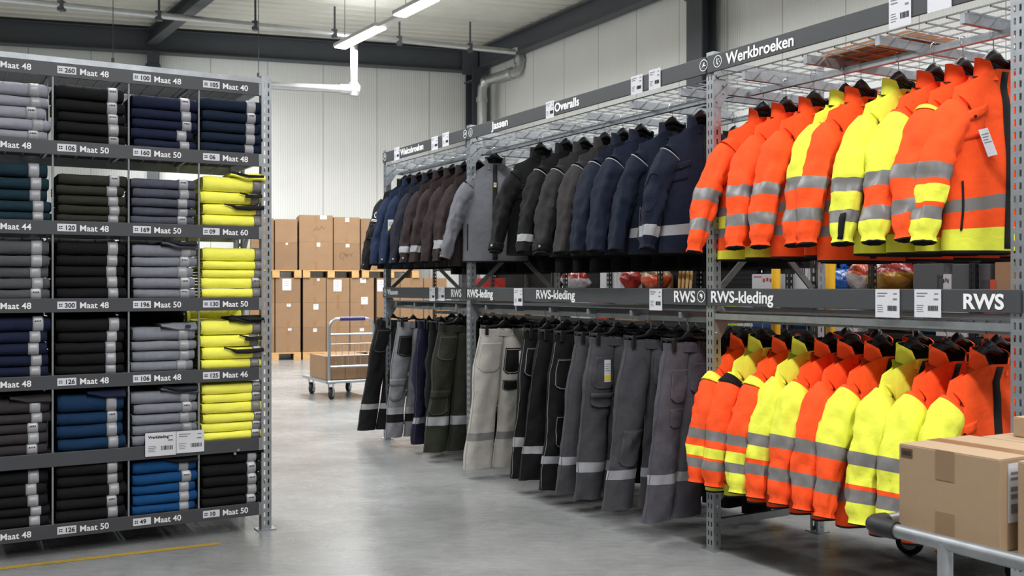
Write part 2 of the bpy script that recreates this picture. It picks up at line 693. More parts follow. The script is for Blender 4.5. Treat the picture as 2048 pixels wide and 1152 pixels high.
# tray that joins the two luminaires
a = pY(765, 55, (lz - H) * F / (HOR - 55)) + fd * 0.04
b = pY(799, 31, (lz - H) * F / (HOR - 31)) - fd * 0.04
t = thing('lamp_trunking', 'unlit white trunking bridging the two strip lights', 'trunking', (a.x, a.y, lz), fang)
mb = MB()
mb.box(0, (b - a).length, -0.07, 0.07, 0.0, 0.06)
mb.build('trunking_body', lamp_w, t, bevel=0.006)

# ================================================================ racks
def perforated(mb, o, a, W, z0, z1, cols, m=0, pitch=0.05, hw=0.009, hh=0.027):
    """Sheet-steel face with two columns of slots; o: lower corner, a: unit width direction."""
    o, a = Vector(o), Vector(a)
    xs = [0.0]
    for c in cols:
        xs += [c * W - hw / 2, c * W + hw / 2]
    xs.append(W)

    def q(xa, xb, za, zb):
        p = o + a * xa
        r = o + a * xb
        mb.add([(p.x, p.y, za), (r.x, r.y, za), (r.x, r.y, zb), (p.x, p.y, zb)], [(0, 1, 2, 3)], m)
    for i in range(len(xs) - 1):
        if i % 2 == 0:
            q(xs[i], xs[i + 1], z0, z1)
        else:
            z = z0
            off = 0.0
            n = int((z1 - z0) / pitch)
            for k in range(n):
                zz = z0 + k * pitch
                q(xs[i], xs[i + 1], zz, zz + pitch - hh)
            q(xs[i], xs[i + 1], z0 + n * pitch, z1)


def post(u, v, z1, facing, W=0.06, D=0.05):
    """Slotted upright, facing -1: web at the front (v), flanges going back; +1 the other way."""
    mb = MB()
    x0, x1 = u - W / 2, u + W / 2
    perforated(mb, (x0, v, 0), (1, 0, 0), W, 0.006, z1, (0.30, 0.70))
    vb = v + D * (-facing)
    a = (0, -facing, 0)
    perforated(mb, (x0, v, 0), a, D, 0.006, z1, (0.5,))
    perforated(mb, (x1, v, 0), a, D, 0.006, z1, (0.5,))
    for x in (x0, x1):
        s = 1 if x == x0 else -1
        xa, xb = sorted((x, x + s * 0.014))
        mb.box(xa, xb, min(vb, vb - facing * 0.002), max(vb, vb - facing * 0.002), 0.006, z1)
    mb.box(u - 0.055, u + 0.055, min(v, vb) - 0.02, max(v, vb) + 0.02, 0, 0.007)
    return mb


def wire_deck(u0, u1, v0, v1, z, du, dv, r, m=0):
    mb = MB()
    n = int(round((u1 - u0) / du))
    for i in range(n + 1):
        u = u0 + (u1 - u0) * i / n
        mb.bar((u, v0, z), (u, v1, z), r, r, m, caps=False)
    n = int(round((v1 - v0) / dv))
    for i in range(n + 1):
        v = v0 + (v1 - v0) * i / n
        mb.bar((u0, v, z + r), (u1, v, z + r), r, r, m, caps=False)
    return mb


def u_of(x, v):
    r = (x - 1024) / F
    X0, Y0 = RO[0] + VX * v, RO[1] + VY * v
    return (Y0 * r - X0) / (UX - UY * r)


def fit_text(body, parent, x0, x1, v, zb, zt, m, bold=0.012, name='lettering'):
    u0, u1 = u_of(x0, v), u_of(x1, v)
    o = text(body, 0.1, parent, (u0, v, zb), m, bold=bold * 0.1, name=name)
    bpy.context.view_layer.update()
    w = o.dimensions.x / o.scale.x
    cap = 0.1 * 0.73
    s = (zt - zb) / cap
    d = o.data
    d.size = 0.1 * s
    d.offset = bold * 0.1 * s
    o.scale = ((u1 - u0) / (w * s), 1, 1)
    return o


def emblem(parent, u, v, z, r, style=0):
    mb = MB()
    n = 28
    for (ra, rb) in ((r, r * 0.86),):
        mb.rings([[(u + q * cos(2 * pi * k / n), v, z + q * sin(2 * pi * k / n)) for k in range(n)] for q in (ra, rb)], caps=False)
    if style == 0:      # a bird-like swoosh
        pts = [(-0.5, -0.45), (-0.1, -0.15), (0.5, -0.2), (0.55, 0.0), (0.1, 0.05), (0.3, 0.35), (0.1, 0.5), (-0.15, 0.15), (-0.3, -0.1)]
    elif style == 1:    # a hook with dots
        pts = [(-0.25, 0.5), (-0.05, 0.55), (-0.05, -0.25), (0.25, -0.45), (0.05, -0.6), (-0.25, -0.35)]
        for (dx, dz) in ((0.45, -0.1), (0.3, 0.3)):
            mb.rings([[(u + r * dx + r * 0.13 * cos(k), v, z + r * dz + r * 0.13 * sin(k)) for k in (0, 1.05, 2.1, 3.14, 4.2, 5.25)],
                      [(u + r * dx, v, z + r * dz)] * 6], caps=False)
    else:               # a comma inside the ring
        pts = [(-0.3, 0.45), (0.1, 0.5), (0.4, 0.2), (0.35, -0.2), (0.0, -0.5), (0.1, -0.15), (-0.2, -0.05), (-0.35, 0.15)]
    mb.add([(u + r * a, v, z + r * b) for (a, b) in pts], [tuple(range(len(pts)))])
    return mb.build('emblem', white_ink, parent, smooth=False)


R = thing('clothes_rack', 'long galvanised clothes rack with dark signs carrying all the hanging jackets and trousers', 'clothes rack',
          RW(0, 0, 0), RANG)
PU = [-4.601, -2.880, 0.0, 1.804]
TOPZ = 2.735
for i, u in enumerate(PU):
    post(u, 0.0, TOPZ if i < 3 else 3.05, -1).build('upright', galv, R, smooth=False)
    post(u, 0.85, TOPZ, 1).build('upright', galv, R, smooth=False)
    for z in (2.665, 2.53, 1.262, 0.15):
        mb = MB()
        h = 0.045 if z > 2 else 0.04
        mb.box(u + 0.0, u + 0.025, 0.03, 0.82, z - h / 2, z + h / 2)
        mb.build('frame_rail', galv, R, smooth=False)
    for (za, zb) in ((1.40, 2.10), (0.25, 0.95)):
        for s in (0, 1):
            mb = MB()
            va, vb = (0.04, 0.81) if s == 0 else (0.81, 0.04)
            uu = u - 0.008 if s == 0 else u + 0.008
            mb.bar((uu, va, za), (uu, vb, zb), 0.012, 0.035)
            mb.build('frame_brace', galv_dk, R, smooth=False)
    for (z) in (2.53, 1.262):
        mb = MB()
        mb.add([(u + 0.032, 0.0, z - 0.10), (u + 0.032, 0.05, z - 0.10), (u + 0.032, 0.10, z - 0.03), (u + 0.032, 0.10, z + 0.03),
                (u + 0.032, 0.05, z + 0.10), (u + 0.032, 0.0, z + 0.10)], [(0, 1, 2, 3, 4, 5)])
        for (vv, zz) in ((0.022, 0.07), (0.022, -0.07), (0.07, 0.02), (0.07, -0.02)):
            mb.cyl((u + 0.03, vv, z + zz), (u + 0.038, vv, z + zz), 0.007, 8)
        mb.build('gusset_plate', galv, R, smooth=False, solid=0.003)

SV = -0.014
bays = [(PU[0] - 0.02, PU[1] - 0.012), (PU[1] + 0.0, PU[2] - 0.022), (PU[2] - 0.008, PU[3] + 0.02), (PU[3] + 0.035, PU[3] + 0.55)]
boards = {}
for lvl, (z0, z1) in (('top', (2.617, 2.712)), ('mid', (1.342, 1.437))):
    for k, (ua, ub) in enumerate(bays):
        if k == 3 and lvl == 'top':
            continue
        mb = MB()
        mb.box(ua, ub, SV, SV + 0.012, z0, z1)
        boards[(lvl, k)] = mb.build('sign_board', sign_grey, R, smooth=False, bevel=0.003)
TV = SV - 0.002
fit_text('Werkbroeken', boards[('top', 2)], 1452, 1588, TV, 2.637, 2.700, white_ink, 0.02)
fit_text('Jassen', boards[('top', 1)], 984, 1017, TV, 2.641, 2.700, white_ink, 0.03)
fit_text('Overalls', boards[('top', 1)], 1109, 1158, TV, 2.641, 2.700, white_ink, 0.03)
fit_text('Wielcobroeken', boards[('top', 0)], 801, 847, TV, 2.640, 2.698, white_ink, 0.03)
fit_text('RWS-kleding', boards[('mid', 2)], 1421, 1545, TV, 1.362, 1.425, white_ink, 0.02)
fit_text('RWS', boards[('mid', 2)], 1925, 2006, TV, 1.358, 1.420, white_ink, 0.03)
fit_text('RWS-kleding', boards[('mid', 1)], 1072, 1149, TV, 1.362, 1.425, white_ink, 0.02)
fit_text('RWS', boards[('mid', 1)], 1347, 1389, TV, 1.360, 1.425, white_ink, 0.02)
fit_text('RWS-leding', boards[('mid', 1)], 934, 985, TV, 1.362, 1.425, white_ink, 0.02)
fit_text('RWS', boards[('mid', 0)], 902, 922, TV, 1.362, 1.425, white_ink, 0.02)
fit_text('Vlassen', boards[('mid', 0)], 775, 796, TV, 1.372, 1.420, white_ink, 0.02)
for (lv, k, x, st) in (('top', 2, 1435, 1), ('top', 1, 1407, 0), ('top', 1, 941, 1), ('top', 0, 930, 0), ('top', 0, 769.5, 2),
                       ('mid', 1, 1402, 2), ('mid', 0, 770, 2)):
    emblem(boards[(lv, k)], u_of(x, TV), TV, 2.667 if lv == 'top' else 1.392, 0.033, st)
text('C', 0.08, boards[('mid', 3)], (PU[3] + 0.06, TV, 1.362), white_ink, bold=0.001)

for k, (ua, ub) in enumerate(((PU[0], PU[1]), (PU[1], PU[2]), (PU[2], PU[3]))):
    a, b = ua + 0.035, ub - 0.035
    wire_deck(a, b, 0.03, 0.84, 2.588, 0.10, 0.10, 0.006).build('wire_deck', galv, R, smooth=False)
    wire_deck(a, b, 0.03, 0.84, 1.305, 0.06, 0.055, 0.006).build('wire_deck', galv_dk, R, smooth=False)
    if k == 2:
        mb = MB()
        mb.box(a - 0.004, b + 0.004, 0.004, 0.018, 1.268, 1.300)
        mb.build('deck_edge', galv, R, smooth=False)
    n = int(round((b - a) / 0.46))
    for z in (2.562, 1.284):
        for i in range(n):
            u = a + (b - a) * (i + 0.5) / n
            mb = MB()
            hc = 0.022 if z > 2 else 0.017
            mb.box(u - 0.012, u + 0.012, 0.01, 0.84, z - hc, z + hc)
            mb.build('deck_channel', galv if z > 2 else galv_dk, R, smooth=False)
    for (v, z) in (((0.18, 0.20, 0.27)[k], 2.532), (0.82, 2.532)):
        mb = MB()
        mb.box(a, b, v - 0.014, v + 0.014, z - 0.018, z + 0.012)
        mb.build('hanging_rail', galv, R, smooth=False)
    for (v, z) in (((0.08, 0.08, 0.24)[k], 1.262), ((0.62, 0.62, 0.82)[k], 1.262)):
        mb = MB()
        mb.box(a, b, v - 0.012, v + 0.012, z - 0.018, z + 0.012)
        mb.build('hanging_rail', galv_dk, R, smooth=False)

# timber plank lying on the wire deck
t = thing('timber_board', 'reddish timber board lying flat on the wire deck above the jackets', 'board', RW(0.62, 0.19, 2.598), RANG)
mb = MB()
mb.box(0.0, 0.52, 0.0, 0.36, 0.0, 0.030)
mb.build('board', plank_w, t, bevel=0.003)


# ---------------------------------------------------------------- price cards
def price_card(x0, x1, lvl, drop, rise, label, zt=None, style=0, v=None):
    v = SV - 0.004 if v is None else v
    u0, u1 = u_of(x0, v), u_of(x1, v)
    z0, z1 = (2.617, 2.712) if lvl == 'top' else (1.342, 1.437)
    z0 -= drop
    z1 += rise
    w, h = u1 - u0, z1 - z0
    t = thing('price_card', label, 'price card', RW(u0, v, z0), RANG, 'price cards on the rack signs')
    card_parts(t, w, h, style)
    return t


def card_parts(t, w, h, style):
    rnd = random.Random(int(w * 9999) + style * 7)
    mb = MB()
    mb.box(0, w, -0.001, 0.001, 0, h)
    mb.build('card', paper, t, smooth=False)
    if style == 2:
        mb = MB()
        s = w * 0.2
        for k in range(3):
            x = w * 0.22 + k * s * 1.12
            mb.box(x, x + s, -0.0022, -0.001, h * 0.52, h * 0.52 + s)
        mb.build('black_square_symbols', black_ink, t, smooth=False)
        mb = MB()
        for (k, dx) in ((0, 0.35), (1, 0.3), (1, 0.5), (2, 0.5)):
            x = w * 0.22 + k * s * 1.12
            mb.box(x + s * dx, x + s * (dx + 0.2), -0.003, -0.0022, h * 0.52 + s * 0.25, h * 0.52 + s * 0.7)
        mb.build('white_marks', paper, t, smooth=False)
        return
    mb = MB()
    x = w * 0.52
    while x < w * 0.9:
        b = w * rnd.choice((0.012, 0.02, 0.03))
        mb.box(x, x + b, -0.002, -0.001, h * 0.24, h * 0.42)
        x += b + w * rnd.choice((0.012, 0.02))
    mb.build('barcode', black_ink, t, smooth=False)
    mb = MB()
    for i in range(4):
        zz = h * (0.42 - 0.075 * i)
        mb.box(w * 0.09, w * (0.28 + 0.1 * rnd.random()), -0.002, -0.001, zz, zz + h * 0.022)
    mb.build('printed_lines', grey_ink, t, smooth=False)
    mb = MB()
    for i in range(2 if style != 3 else 0):
        zz = h * (0.84 - 0.10 * i)
        mb.box(w * 0.09, w * (0.5 - 0.1 * i), -0.002, -0.001, zz, zz + h * 0.035)
    if mb.v:
        mb.build('printed_heading', grey_ink, t, smooth=False)
    mb = MB()
    mb.box(w * 0.76, w * 0.9, -0.002, -0.001, h * 0.82, h * 0.86)
    mb.build('printed_code', grey_ink, t, smooth=False)
    mb = MB()
    mb.box(w * 0.74, w * 0.9, -0.002, -0.001, h * 0.62, h * 0.68)
    mb.build('printed_price', grey_ink, t, smooth=False)


price_card(1778, 1822, 'top', 0.03, 0.02, 'white price card on the upper sign above the timber board', style=0)
price_card(1855, 1903, 'top', 0.005, 0.03, 'white card with three black square symbols on the upper sign', style=2)
price_card(1262, 1285, 'top', 0.008, 0.01, 'white price card on the upper sign, between Overalls and its closest neighbour card')
price_card(1298, 1321, 'top', 0.008, 0.016, 'white price card on the upper sign closest to the post under the Werkbroeken sign')
price_card(1092, 1108, 'top', 0.01, 0.012, 'white price card on the upper sign directly before the word Overalls')
price_card(788.5, 799, 'top', 0.01, 0.012, 'small white price card on the upper sign nearest the far end post of the rack')
price_card(863, 876, 'top', 0.012, 0.006, 'white price card on the far upper sign, just after its word')
price_card(885, 898, 'top', 0.006, 0.012, 'white price card on the far upper sign closest to the next post')
price_card(1751, 1799, 'mid', 0.032, -0.001, 'white price card on the middle sign below the hi-vis jackets, first of two')
price_card(1829, 1882, 'mid', 0.026, -0.001, 'white price card on the middle sign closest to the large word RWS')
price_card(1299, 1324, 'mid', 0.035, -0.003, 'white price card on the middle sign before the word RWS at the post')
price_card(1028, 1045, 'mid', 0.035, -0.003, 'white price card on the middle sign above the off-white trousers')
price_card(859, 870, 'mid', 0.02, 0.0, 'white price card on the far middle sign above the grey trousers')
price_card(877, 889, 'mid', 0.016, 0.004, 'white price card on the far middle sign closest to the word RWS')

# ================================================================ shelving with folded trousers
T = thing('folded_clothes_shelving', 'slotted-post shelving with size strips full of folded trousers', 'shelving', LW(0, 0, 0), LANG)
LEND = -1.60
for (a, w, zt, fc) in ((0, 0, 2.70, -1), (0, 0.65, 2.70, 1), (LEND, 0, 2.70, -1), (LEND, 0.65, 2.70, 1)):
    post(a, w, zt, fc).build('upright', galv, T, smooth=False)
for a in (0, LEND):
    mb = MB()
    mb.bar((a, 0.62, 1.55), (a, 0.05, 2.15), 0.012, 0.035)
    mb.build('frame_brace', galv_dk, T, smooth=False)
    mb = MB()
    mb.bar((a, 0.05, 0.25), (a, 0.62, 0.85), 0.012, 0.035)
    mb.build('frame_brace', galv_dk, T, smooth=False)
LIPS = [2.611, 2.193, 1.7635, 1.3455, 0.933, 0.518, 0.135]
ACOL = [-1.545, -1.16, -0.775, -0.3945]
TXT = [[(None, 'Maat 48'), ('260', 'Maat 48'), ('100', 'Maat 48'), ('105', 'Maat 40')],
       [(None, 'Maat 48'), ('106', 'Maat 50'), ('160', 'Maat 50'), ('06', 'Maat 48')],
       [(None, 'Maat 44'), ('120', 'Maat 48'), ('169', 'Maat 50'), ('09', 'Maat 60')],
       [(None, 'Maat 48'), ('300', 'Maat 48'), ('196', 'Maat 50'), ('130', 'Maat 50')],
       [(None, 'Maat 48'), ('126', 'Maat 48'), ('106', 'Maat 48'), ('125', 'Maat 46')],
       None,
       [('', 'Maat 48'), ('126', 'Maat 50'), ('49', 'Maat 40'), ('10', 'Maat 50')]]
deck_dark = mat('dark_deck_wire', (34, 35, 36), rough=0.5, metal=0.3)
for i, z in enumerate(LIPS):
    mb = MB()
    mb.box(LEND + 0.035, -0.032, -0.012, 0.0, z - 0.0375, z + 0.0375)
    mb.box(LEND + 0.035, -0.032, 0.0, 0.03, z + 0.028, z + 0.0315)
    s = mb.build('shelf_lip', lip_grey, T, smooth=False, bevel=0.003)
    mb = MB()
    mb.box(LEND + 0.035, -0.032, 0.635, 0.648, z - 0.03, z + 0.025)
    for a in (LEND + 0.04, -0.045):
        mb.box(a - 0.008, a + 0.008, 0.01, 0.635, z - 0.02, z + 0.02)
    if i == 0:
        mb.box(LEND + 0.035, -0.032, -0.012, 0.03, z + 0.0380, z + 0.068)
    if i == 6:  # kickboard added to block light and reflections under the bottom shelf
        mb.box(LEND + 0.035, -0.032, 0.60, 0.612, 0.004, z + 0.02)
    for (av, bv) in ((-0.05, -0.031),):
        mb.box(av, bv, -0.016, -0.012, z - 0.036, z + 0.036)
    mb.build('shelf_beam', galv_dk, T, smooth=False)
    mb = wire_deck(LEND + 0.05, -0.05, 0.03, 0.63, z + 0.020, 0.095, 0.032, 0.0055)
    for a in (ACOL[1], ACOL[2], ACOL[3]):
        mb.bar((a, 0.0, z + 0.012), (a, 0.63, z + 0.012), 0.014, 0.014)
    mb.build('wire_deck', deck_dark, T, smooth=False)
    if TXT[i]:
        for k, (num, ttl) in enumerate(TXT[i]):
            a = ACOL[k]
            if num is not None and num != '':
                mb = MB()
                mb.box(a + 0.022, a + 0.116, -0.0145, -0.012, z - 0.019, z + 0.021)
                tk = mb.build('size_ticket', ticket, s, smooth=False)
                o = text(num, 0.034, s, (a + 0.058, -0.0150, z - 0.011), black_ink, bold=0.0008, name='ticket_number')
                mb = MB()
                for (x, q) in ((0.030, 0.006), (0.030, -0.004), (0.040, 0.006), (0.040, -0.004)):
                    mb.box(a + x, a + x + 0.007, -0.0152, -0.0145, z + q - 0.003, z + q + 0.003)
                mb.build('ticket_mark', black_ink, s, smooth=False)
            elif num == '':
                mb = MB()
                mb.box(a + 0.075, a + 0.116, -0.0145, -0.012, z - 0.019, z + 0.021)
                mb.build('size_ticket', ticket, s, smooth=False)
            text(ttl, 0.046, s, (a + 0.132, -0.0138, z - 0.016), white_ink, bold=0.0007)
    if i < 6:
        for a in (ACOL[1], ACOL[2], ACOL[3]):
            mb = MB()
            mb.cyl((a, -0.004, LIPS[i + 1] + 0.03), (a, -0.004, z - 0.03), 0.0055, 8)
            mb.build('divider_rod', galv, T)
            if i % 2 == 0:
                mb = MB()
                mb.cyl((a, 0.30, LIPS[i + 1] + 0.03), (a, 0.30, z), 0.0055, 8)
                mb.build('divider_rod', galv_dk, T)

# paper price cards on the lip of the sixth shelf
for (x0, x1, y0, y1, st, lb) in ((294, 355, 867, 914, 0, 'white price card with a bold heading on the shelf edge below grey trousers'),
                                 (356, 411, 863, 907, 1, 'white price card on the shelf edge overlapping the yellow trousers')):
    def a_of(x):
        r = (x - 1024) / F
        return (r * (LO[1] + 0.02 * UX) - (LO[0] + 0.02 * UX)) / (VX - r * UX)
    a0, a1 = a_of(x0), a_of(x1)
    Y = LW(a0, -0.02).y
    zt, zb = H + (HOR - y0) / F * Y, H + (HOR - y1) / F * Y
    t = thing('price_card', lb, 'price card', LW(a0, -0.02, zb), LANG, 'price cards on the shelving')
    card_parts(t, a1 - a0, zt - zb, 3 if st == 0 else st)
    if st == 0:
        text('Werkkleding', 0.021, t, (0.016, -0.0016, (zt - zb) * 0.76), black_ink, bold=0.0007)

CL = {
    'lavender grey': cloth('lavender_grey_fabric', (142, 142, 152)),
    'black': cloth('black_fabric', (14, 14, 15), 0.2),
    'navy': cloth('navy_fabric', (18, 26, 50), 0.15),
    'dark navy': cloth('dark_navy_fabric', (14, 28, 46), 0.15),
    'dark teal': cloth('dark_teal_fabric', (18, 42, 52), 0.15),
    'dark olive': cloth('dark_olive_fabric', (44, 44, 36), 0.15),
    'slate grey': cloth('slate_grey_fabric', (76, 78, 90), 0.15),
    'yellow': cloth('bright_yellow_fabric', (246, 242, 96), 0.03),
    'hivis yellow': cloth('hivis_yellow_fabric', (230, 233, 76), 0.03),
    'charcoal': mat('charcoal_melange', (76, 77, 79), rough=0.95, var=0.35, vscale=160, bump=0.5, bscale=400, bump2=0.4, b2scale=16, stretch=(1, 1, 4)),
    'mid grey': cloth('mid_grey_fabric', (122, 124, 132), 0.1),
    'brown black': cloth('brown_black_fabric', (50, 46, 48), 0.2),
    'petrol blue': cloth('petrol_blue_fabric', (12, 44, 74), 0.15),
    'bright blue': cloth('bright_blue_fabric', (10, 66, 114), 0.12),
    'orange': cloth('hivis_orange_fabric', (250, 84, 32), 0.05),
}
REFL = reflective


class Fold:
    def __init__(s, wd, dp, th, seed):
        s.wd, s.dp, s.th, s.seed = wd, dp, th, seed
        r = th * 0.5
        P = [(dp, 0.0), (dp * 0.6, 0.0), (dp * 0.3, 0.0), (r * 1.1, 0.0)]
        for k in range(1, 8):
            q = pi * k / 8
            P.append((r * 1.05 - r * 1.05 * sin(q) ** 0.8, r - r * cos(q)))
        P += [(r * 1.1, th), (dp * 0.2, th), (dp * 0.35, th), (dp * 0.6, th), (dp, th)]
        s.n_out = len(P)
        s.P = P

    def pt(s, x, i, off=0.0):
        y, z = s.P[i]
        th = s.th
        sd = s.seed
        k = x / s.wd
        wob = nz(x * 7 + sd, y * 6, sd) * 0.006 + nz(x * 19 + sd, z * 30 + y * 11, sd * 2.0) * 0.0025
        sag = -0.006 * sin(pi * k)
        front = max(0.0, 1 - y / 0.09)
        yy = y + wob * 1.6 * front
        top = z / th
        zz = z + (wob * 0.7 + sag * 0.4) * smooth01(0.35, 1.0, top)
        # the corners round off towards the ends
        e = min(x, s.wd - x)
        c = 1 - smooth01(0, 0.02, e)
        yy += 0.012 * c * front
        zz = zz + (th * 0.5 - zz) * 0.16 * c
        if off:
            cy, cz = max(y, th * 0.5), th * 0.5
            dy, dz = y - cy, z - cz
            l = sqrt(dy * dy + dz * dz) + 1e-6
            if y > th * 0.55:
                dy, dz, l = 0, (1 if z > cz else -1), 1
            yy += off * dy / l
            zz += off * dz / l
        return (x, yy, zz)


def folded(name, label, group, loc, wd, dp, th, seed, m, band=True, sticker=False, flap=None, rz=0.0, bandx=0.74, bandm=None):
    t = thing(name, label, 'folded trousers', loc, LANG + rz, group)
    fd_ = Fold(wd, dp, th, seed)
    n = fd_.n_out
    mb = MB()
    NX = 16
    rows = []
    for i in range(NX + 1):
        x = wd * i / NX
        ring = [fd_.pt(x, j) for j in range(n)]
        # two slits at the back show the layers
        for (za, zb) in ((0.70, 0.63), (0.38, 0.31)):
            y1 = th * 0.75
            ring += [(x, dp, th * za), (x, y1 + 0.004 * nz(i + seed, za * 9, 1), th * (za - 0.015)), (x, y1, th * (zb + 0.015)), (x, dp, th * zb)]
        rows.append(ring)
    mb.rings(rows)
    mb.build('folded_cloth', m, t, angle=50)
    if band:
        x0 = wd * bandx
        x1 = x0 + 0.052
        mb = MB()
        rows = []
        for i in range(5):
            x = x0 + (x1 - x0) * i / 4
            rows.append([fd_.pt(x, j, 0.0022) for j in range(2, n - 2)])
        mb.grid(rows)
        mb.build('reflective_band', bandm or refl_light, t, solid=0.0012)
        if sticker:
            mb = MB()
            rows = []
            dx = 0.004
            for i in range(4):
                x = x0 + dx + 0.042 * i / 3
                rows.append([fd_.pt(x, j, 0.0045) for j in range(8, 13)])
            mb.grid(rows)
            st = mb.build('size_sticker', paper, t, solid=0.0006)
            p = fd_.pt(x0 + 0.01, 9, 0.0066)
            mb = MB()
            for q in range(4):
                pa = fd_.pt(x0 + 0.012 + q * 0.008, 8, 0.0062)
                mb.box(pa[0], pa[0] + 0.004, pa[1] - 0.002, pa[1], pa[2] - 0.004, pa[2] + 0.004)
            mb.build('sticker_print', black_ink, st, smooth=False)
    if flap:
        # folded-over waistband lying on the top of the garment
        kind, fm_ = flap
        mb = MB()
        xa, xb = wd * 0.44, wd * 1.02
        rows = []
        tk = 0.020
        for i in range(11):
            k = i / 10
            x = xa + (xb - xa) * k
            y0 = -0.012 - 0.01 * sin(k * 3 + seed)
            y1 = 0.20
            zz = th + 0.001 + 0.004 * nz(k * 3 + seed, 1, 2)
            hh = tk * (0.75 + 0.35 * k)
            dr = 0.022 * smooth01(0.0, 0.5, k)
            rows.append([(x, y1, zz), (x, 0.06, zz), (x, 0.02, zz - dr * 0.3), (x, y0, zz - dr), (x, y0 - 0.008, zz - dr + hh * 0.4),
                         (x, y0, zz - dr + hh * 0.9), (x, 0.02, zz + hh), (x, 0.06, zz + hh * 1.1), (x, y1, zz + hh)])
        mb.rings(rows)
        fo = mb.build('folded_flap', fm_, t, angle=60)
        if kind == 'waist':
            mb = MB()
            mb.tube([(xa + 0.01, 0.01, th + 0.022), (xa + 0.06, -0.012, th + 0.012), ((xa + xb) / 2, -0.025, th + 0.002), (xb - 0.01, -0.024, th + 0.004)],
                    0.008, 8)
            mb.build('waistband_edge', lining, fo)
        if kind == 'snap':
            mb = MB()
            for xx in (xa + 0.05, xa + 0.03):
                mb.cyl((xx, -0.022, th + (0.008 if xx > xa + 0.04 else -0.012)), (xx, -0.030, th + (0.008 if xx > xa + 0.04 else -0.012)), 0.008, 12)
            mb.build('snap_button', chrome, fo)
        if kind == 'logo':
            mb = MB()
            mb.box(xb - 0.07, xb - 0.04, -0.03, -0.024, th - 0.006, th + 0.012)
            mb.build('woven_label', black_ink, fo, smooth=False)
    return t


ROWSPEC = [
    [('lavender grey', 5, .315), ('black', 5, .325), ('navy', 5, .305), ('dark navy', 5, .325)],
    [('dark teal', 5, .315), ('dark olive', 5, .27), ('slate grey', 5, .265), ('yellow', 4, .30)],
    [('charcoal', 5, .32), ('black', 5, .32), ('mid grey', 5, .31), ('yellow', 5, .30)],
    [('navy', 5, .325), ('black', 5, .31), ('mid grey', 4, .255), ('yellow', 4, .29)],
    [('brown black', 5, .30), ('petrol blue', 4, .31), ('mid grey', 5, .31), ('yellow', 6, .335)],
    [('black', 5, .305), ('black', 5, .325), ('bright blue', 5, .30), ('black', 5, .32)],
]
CNAME = ['fourth stack from end post', 'third stack from end post', 'second stack from end post', 'stack beside end post']
RNAME = ['topmost shelf', 'second shelf down', 'third shelf down', 'fourth shelf down', 'fifth shelf down', 'bottom shelf']
ONAME = ['topmost', 'second from top', 'third from top', 'fourth from top', 'fifth from top', 'lowest']
rnd = random.Random(11)
for r, row in enumerate(ROWSPEC):
    for c, (cn, n, tot) in enumerate(row):
        base = LIPS[r + 1] + 0.030
        ths = [1.0 + 0.12 * rnd.uniform(-1, 1) for _ in range(n)]
        ths[-1] *= 1.28
        s = sum(ths)
        ths = [q / s * tot for q in ths]
        z = base
        bj = rnd.uniform(-0.02, 0.01)
        for k in range(n):
            top = n - 1 - k
            th = ths[k]
            yel = cn == 'yellow'
            wd = 0.345 + rnd.uniform(-0.012, 0.012)
            if yel:
                wd = 0.352 + rnd.uniform(-0.008, 0.008)
            a = ACOL[c] + 0.024 + rnd.uniform(-0.008, 0.008)
            w = 0.006 + rnd.uniform(-0.008, 0.014)
            flap = None
            if top == 0:
                if (r, c) in ((1, 3), (3, 3)):
                    flap = ('waist', CL['yellow'] if r == 1 else lining)
                elif (r, c) == (3, 2):
                    flap = ('logo', CL['mid grey'])
                elif (r, c) in ((2, 2), (4, 2)):
                    flap = ('waist', CL['slate grey'])
                elif (r, c) == (4, 1):
                    flap = ('plain', CL['navy'])
                elif (r, c) == (4, 0):
                    flap = ('plain', CL['brown black'])
                elif (r, c) == (5, 2):
                    flap = ('plain', CL['black'])
                elif (r, c) == (5, 3):
                    flap = ('snap', CL['black'])
            nm = 'folded %s trousers, %s, %s, %s' % (cn, ONAME[top] if top < n - 1 or n < 6 else 'lowest', CNAME[c], RNAME[r])
            ft = folded('folded_trousers', nm, 'folded %s trousers on the %s' % (cn, RNAME[r]), LW(a, w, z), wd, 0.32, th * 0.985, rnd.uniform(0, 90), CL[cn],
                   sticker=rnd.random() < 0.33, flap=flap, rz=rnd.uniform(-0.02, 0.02),
                   bandx=(0.735 if not yel else 0.83) + bj + rnd.uniform(-0.018, 0.018), bandm=REFL if yel else None)
            z += th
            if (r, c, top) in ((1, 3, 1), (1, 3, 2), (3, 3, 2), (3, 3, 1)):
                mb = MB()
                d0 = 0.10 if top == 1 else 0.0
                pts = [(0.12 + d0, 0.0, th * 0.95), (0.16 + d0, -0.012, th * 0.80), (0.19 + d0, -0.020, th * 0.62), (0.26, -0.022, th * 0.62), (0.345, -0.022, th * 0.72)]
                mb.tube(pts, [0.004, 0.006, 0.013, 0.015, 0.012], 10)
                mb.build('waistband_edge', lining, ft)
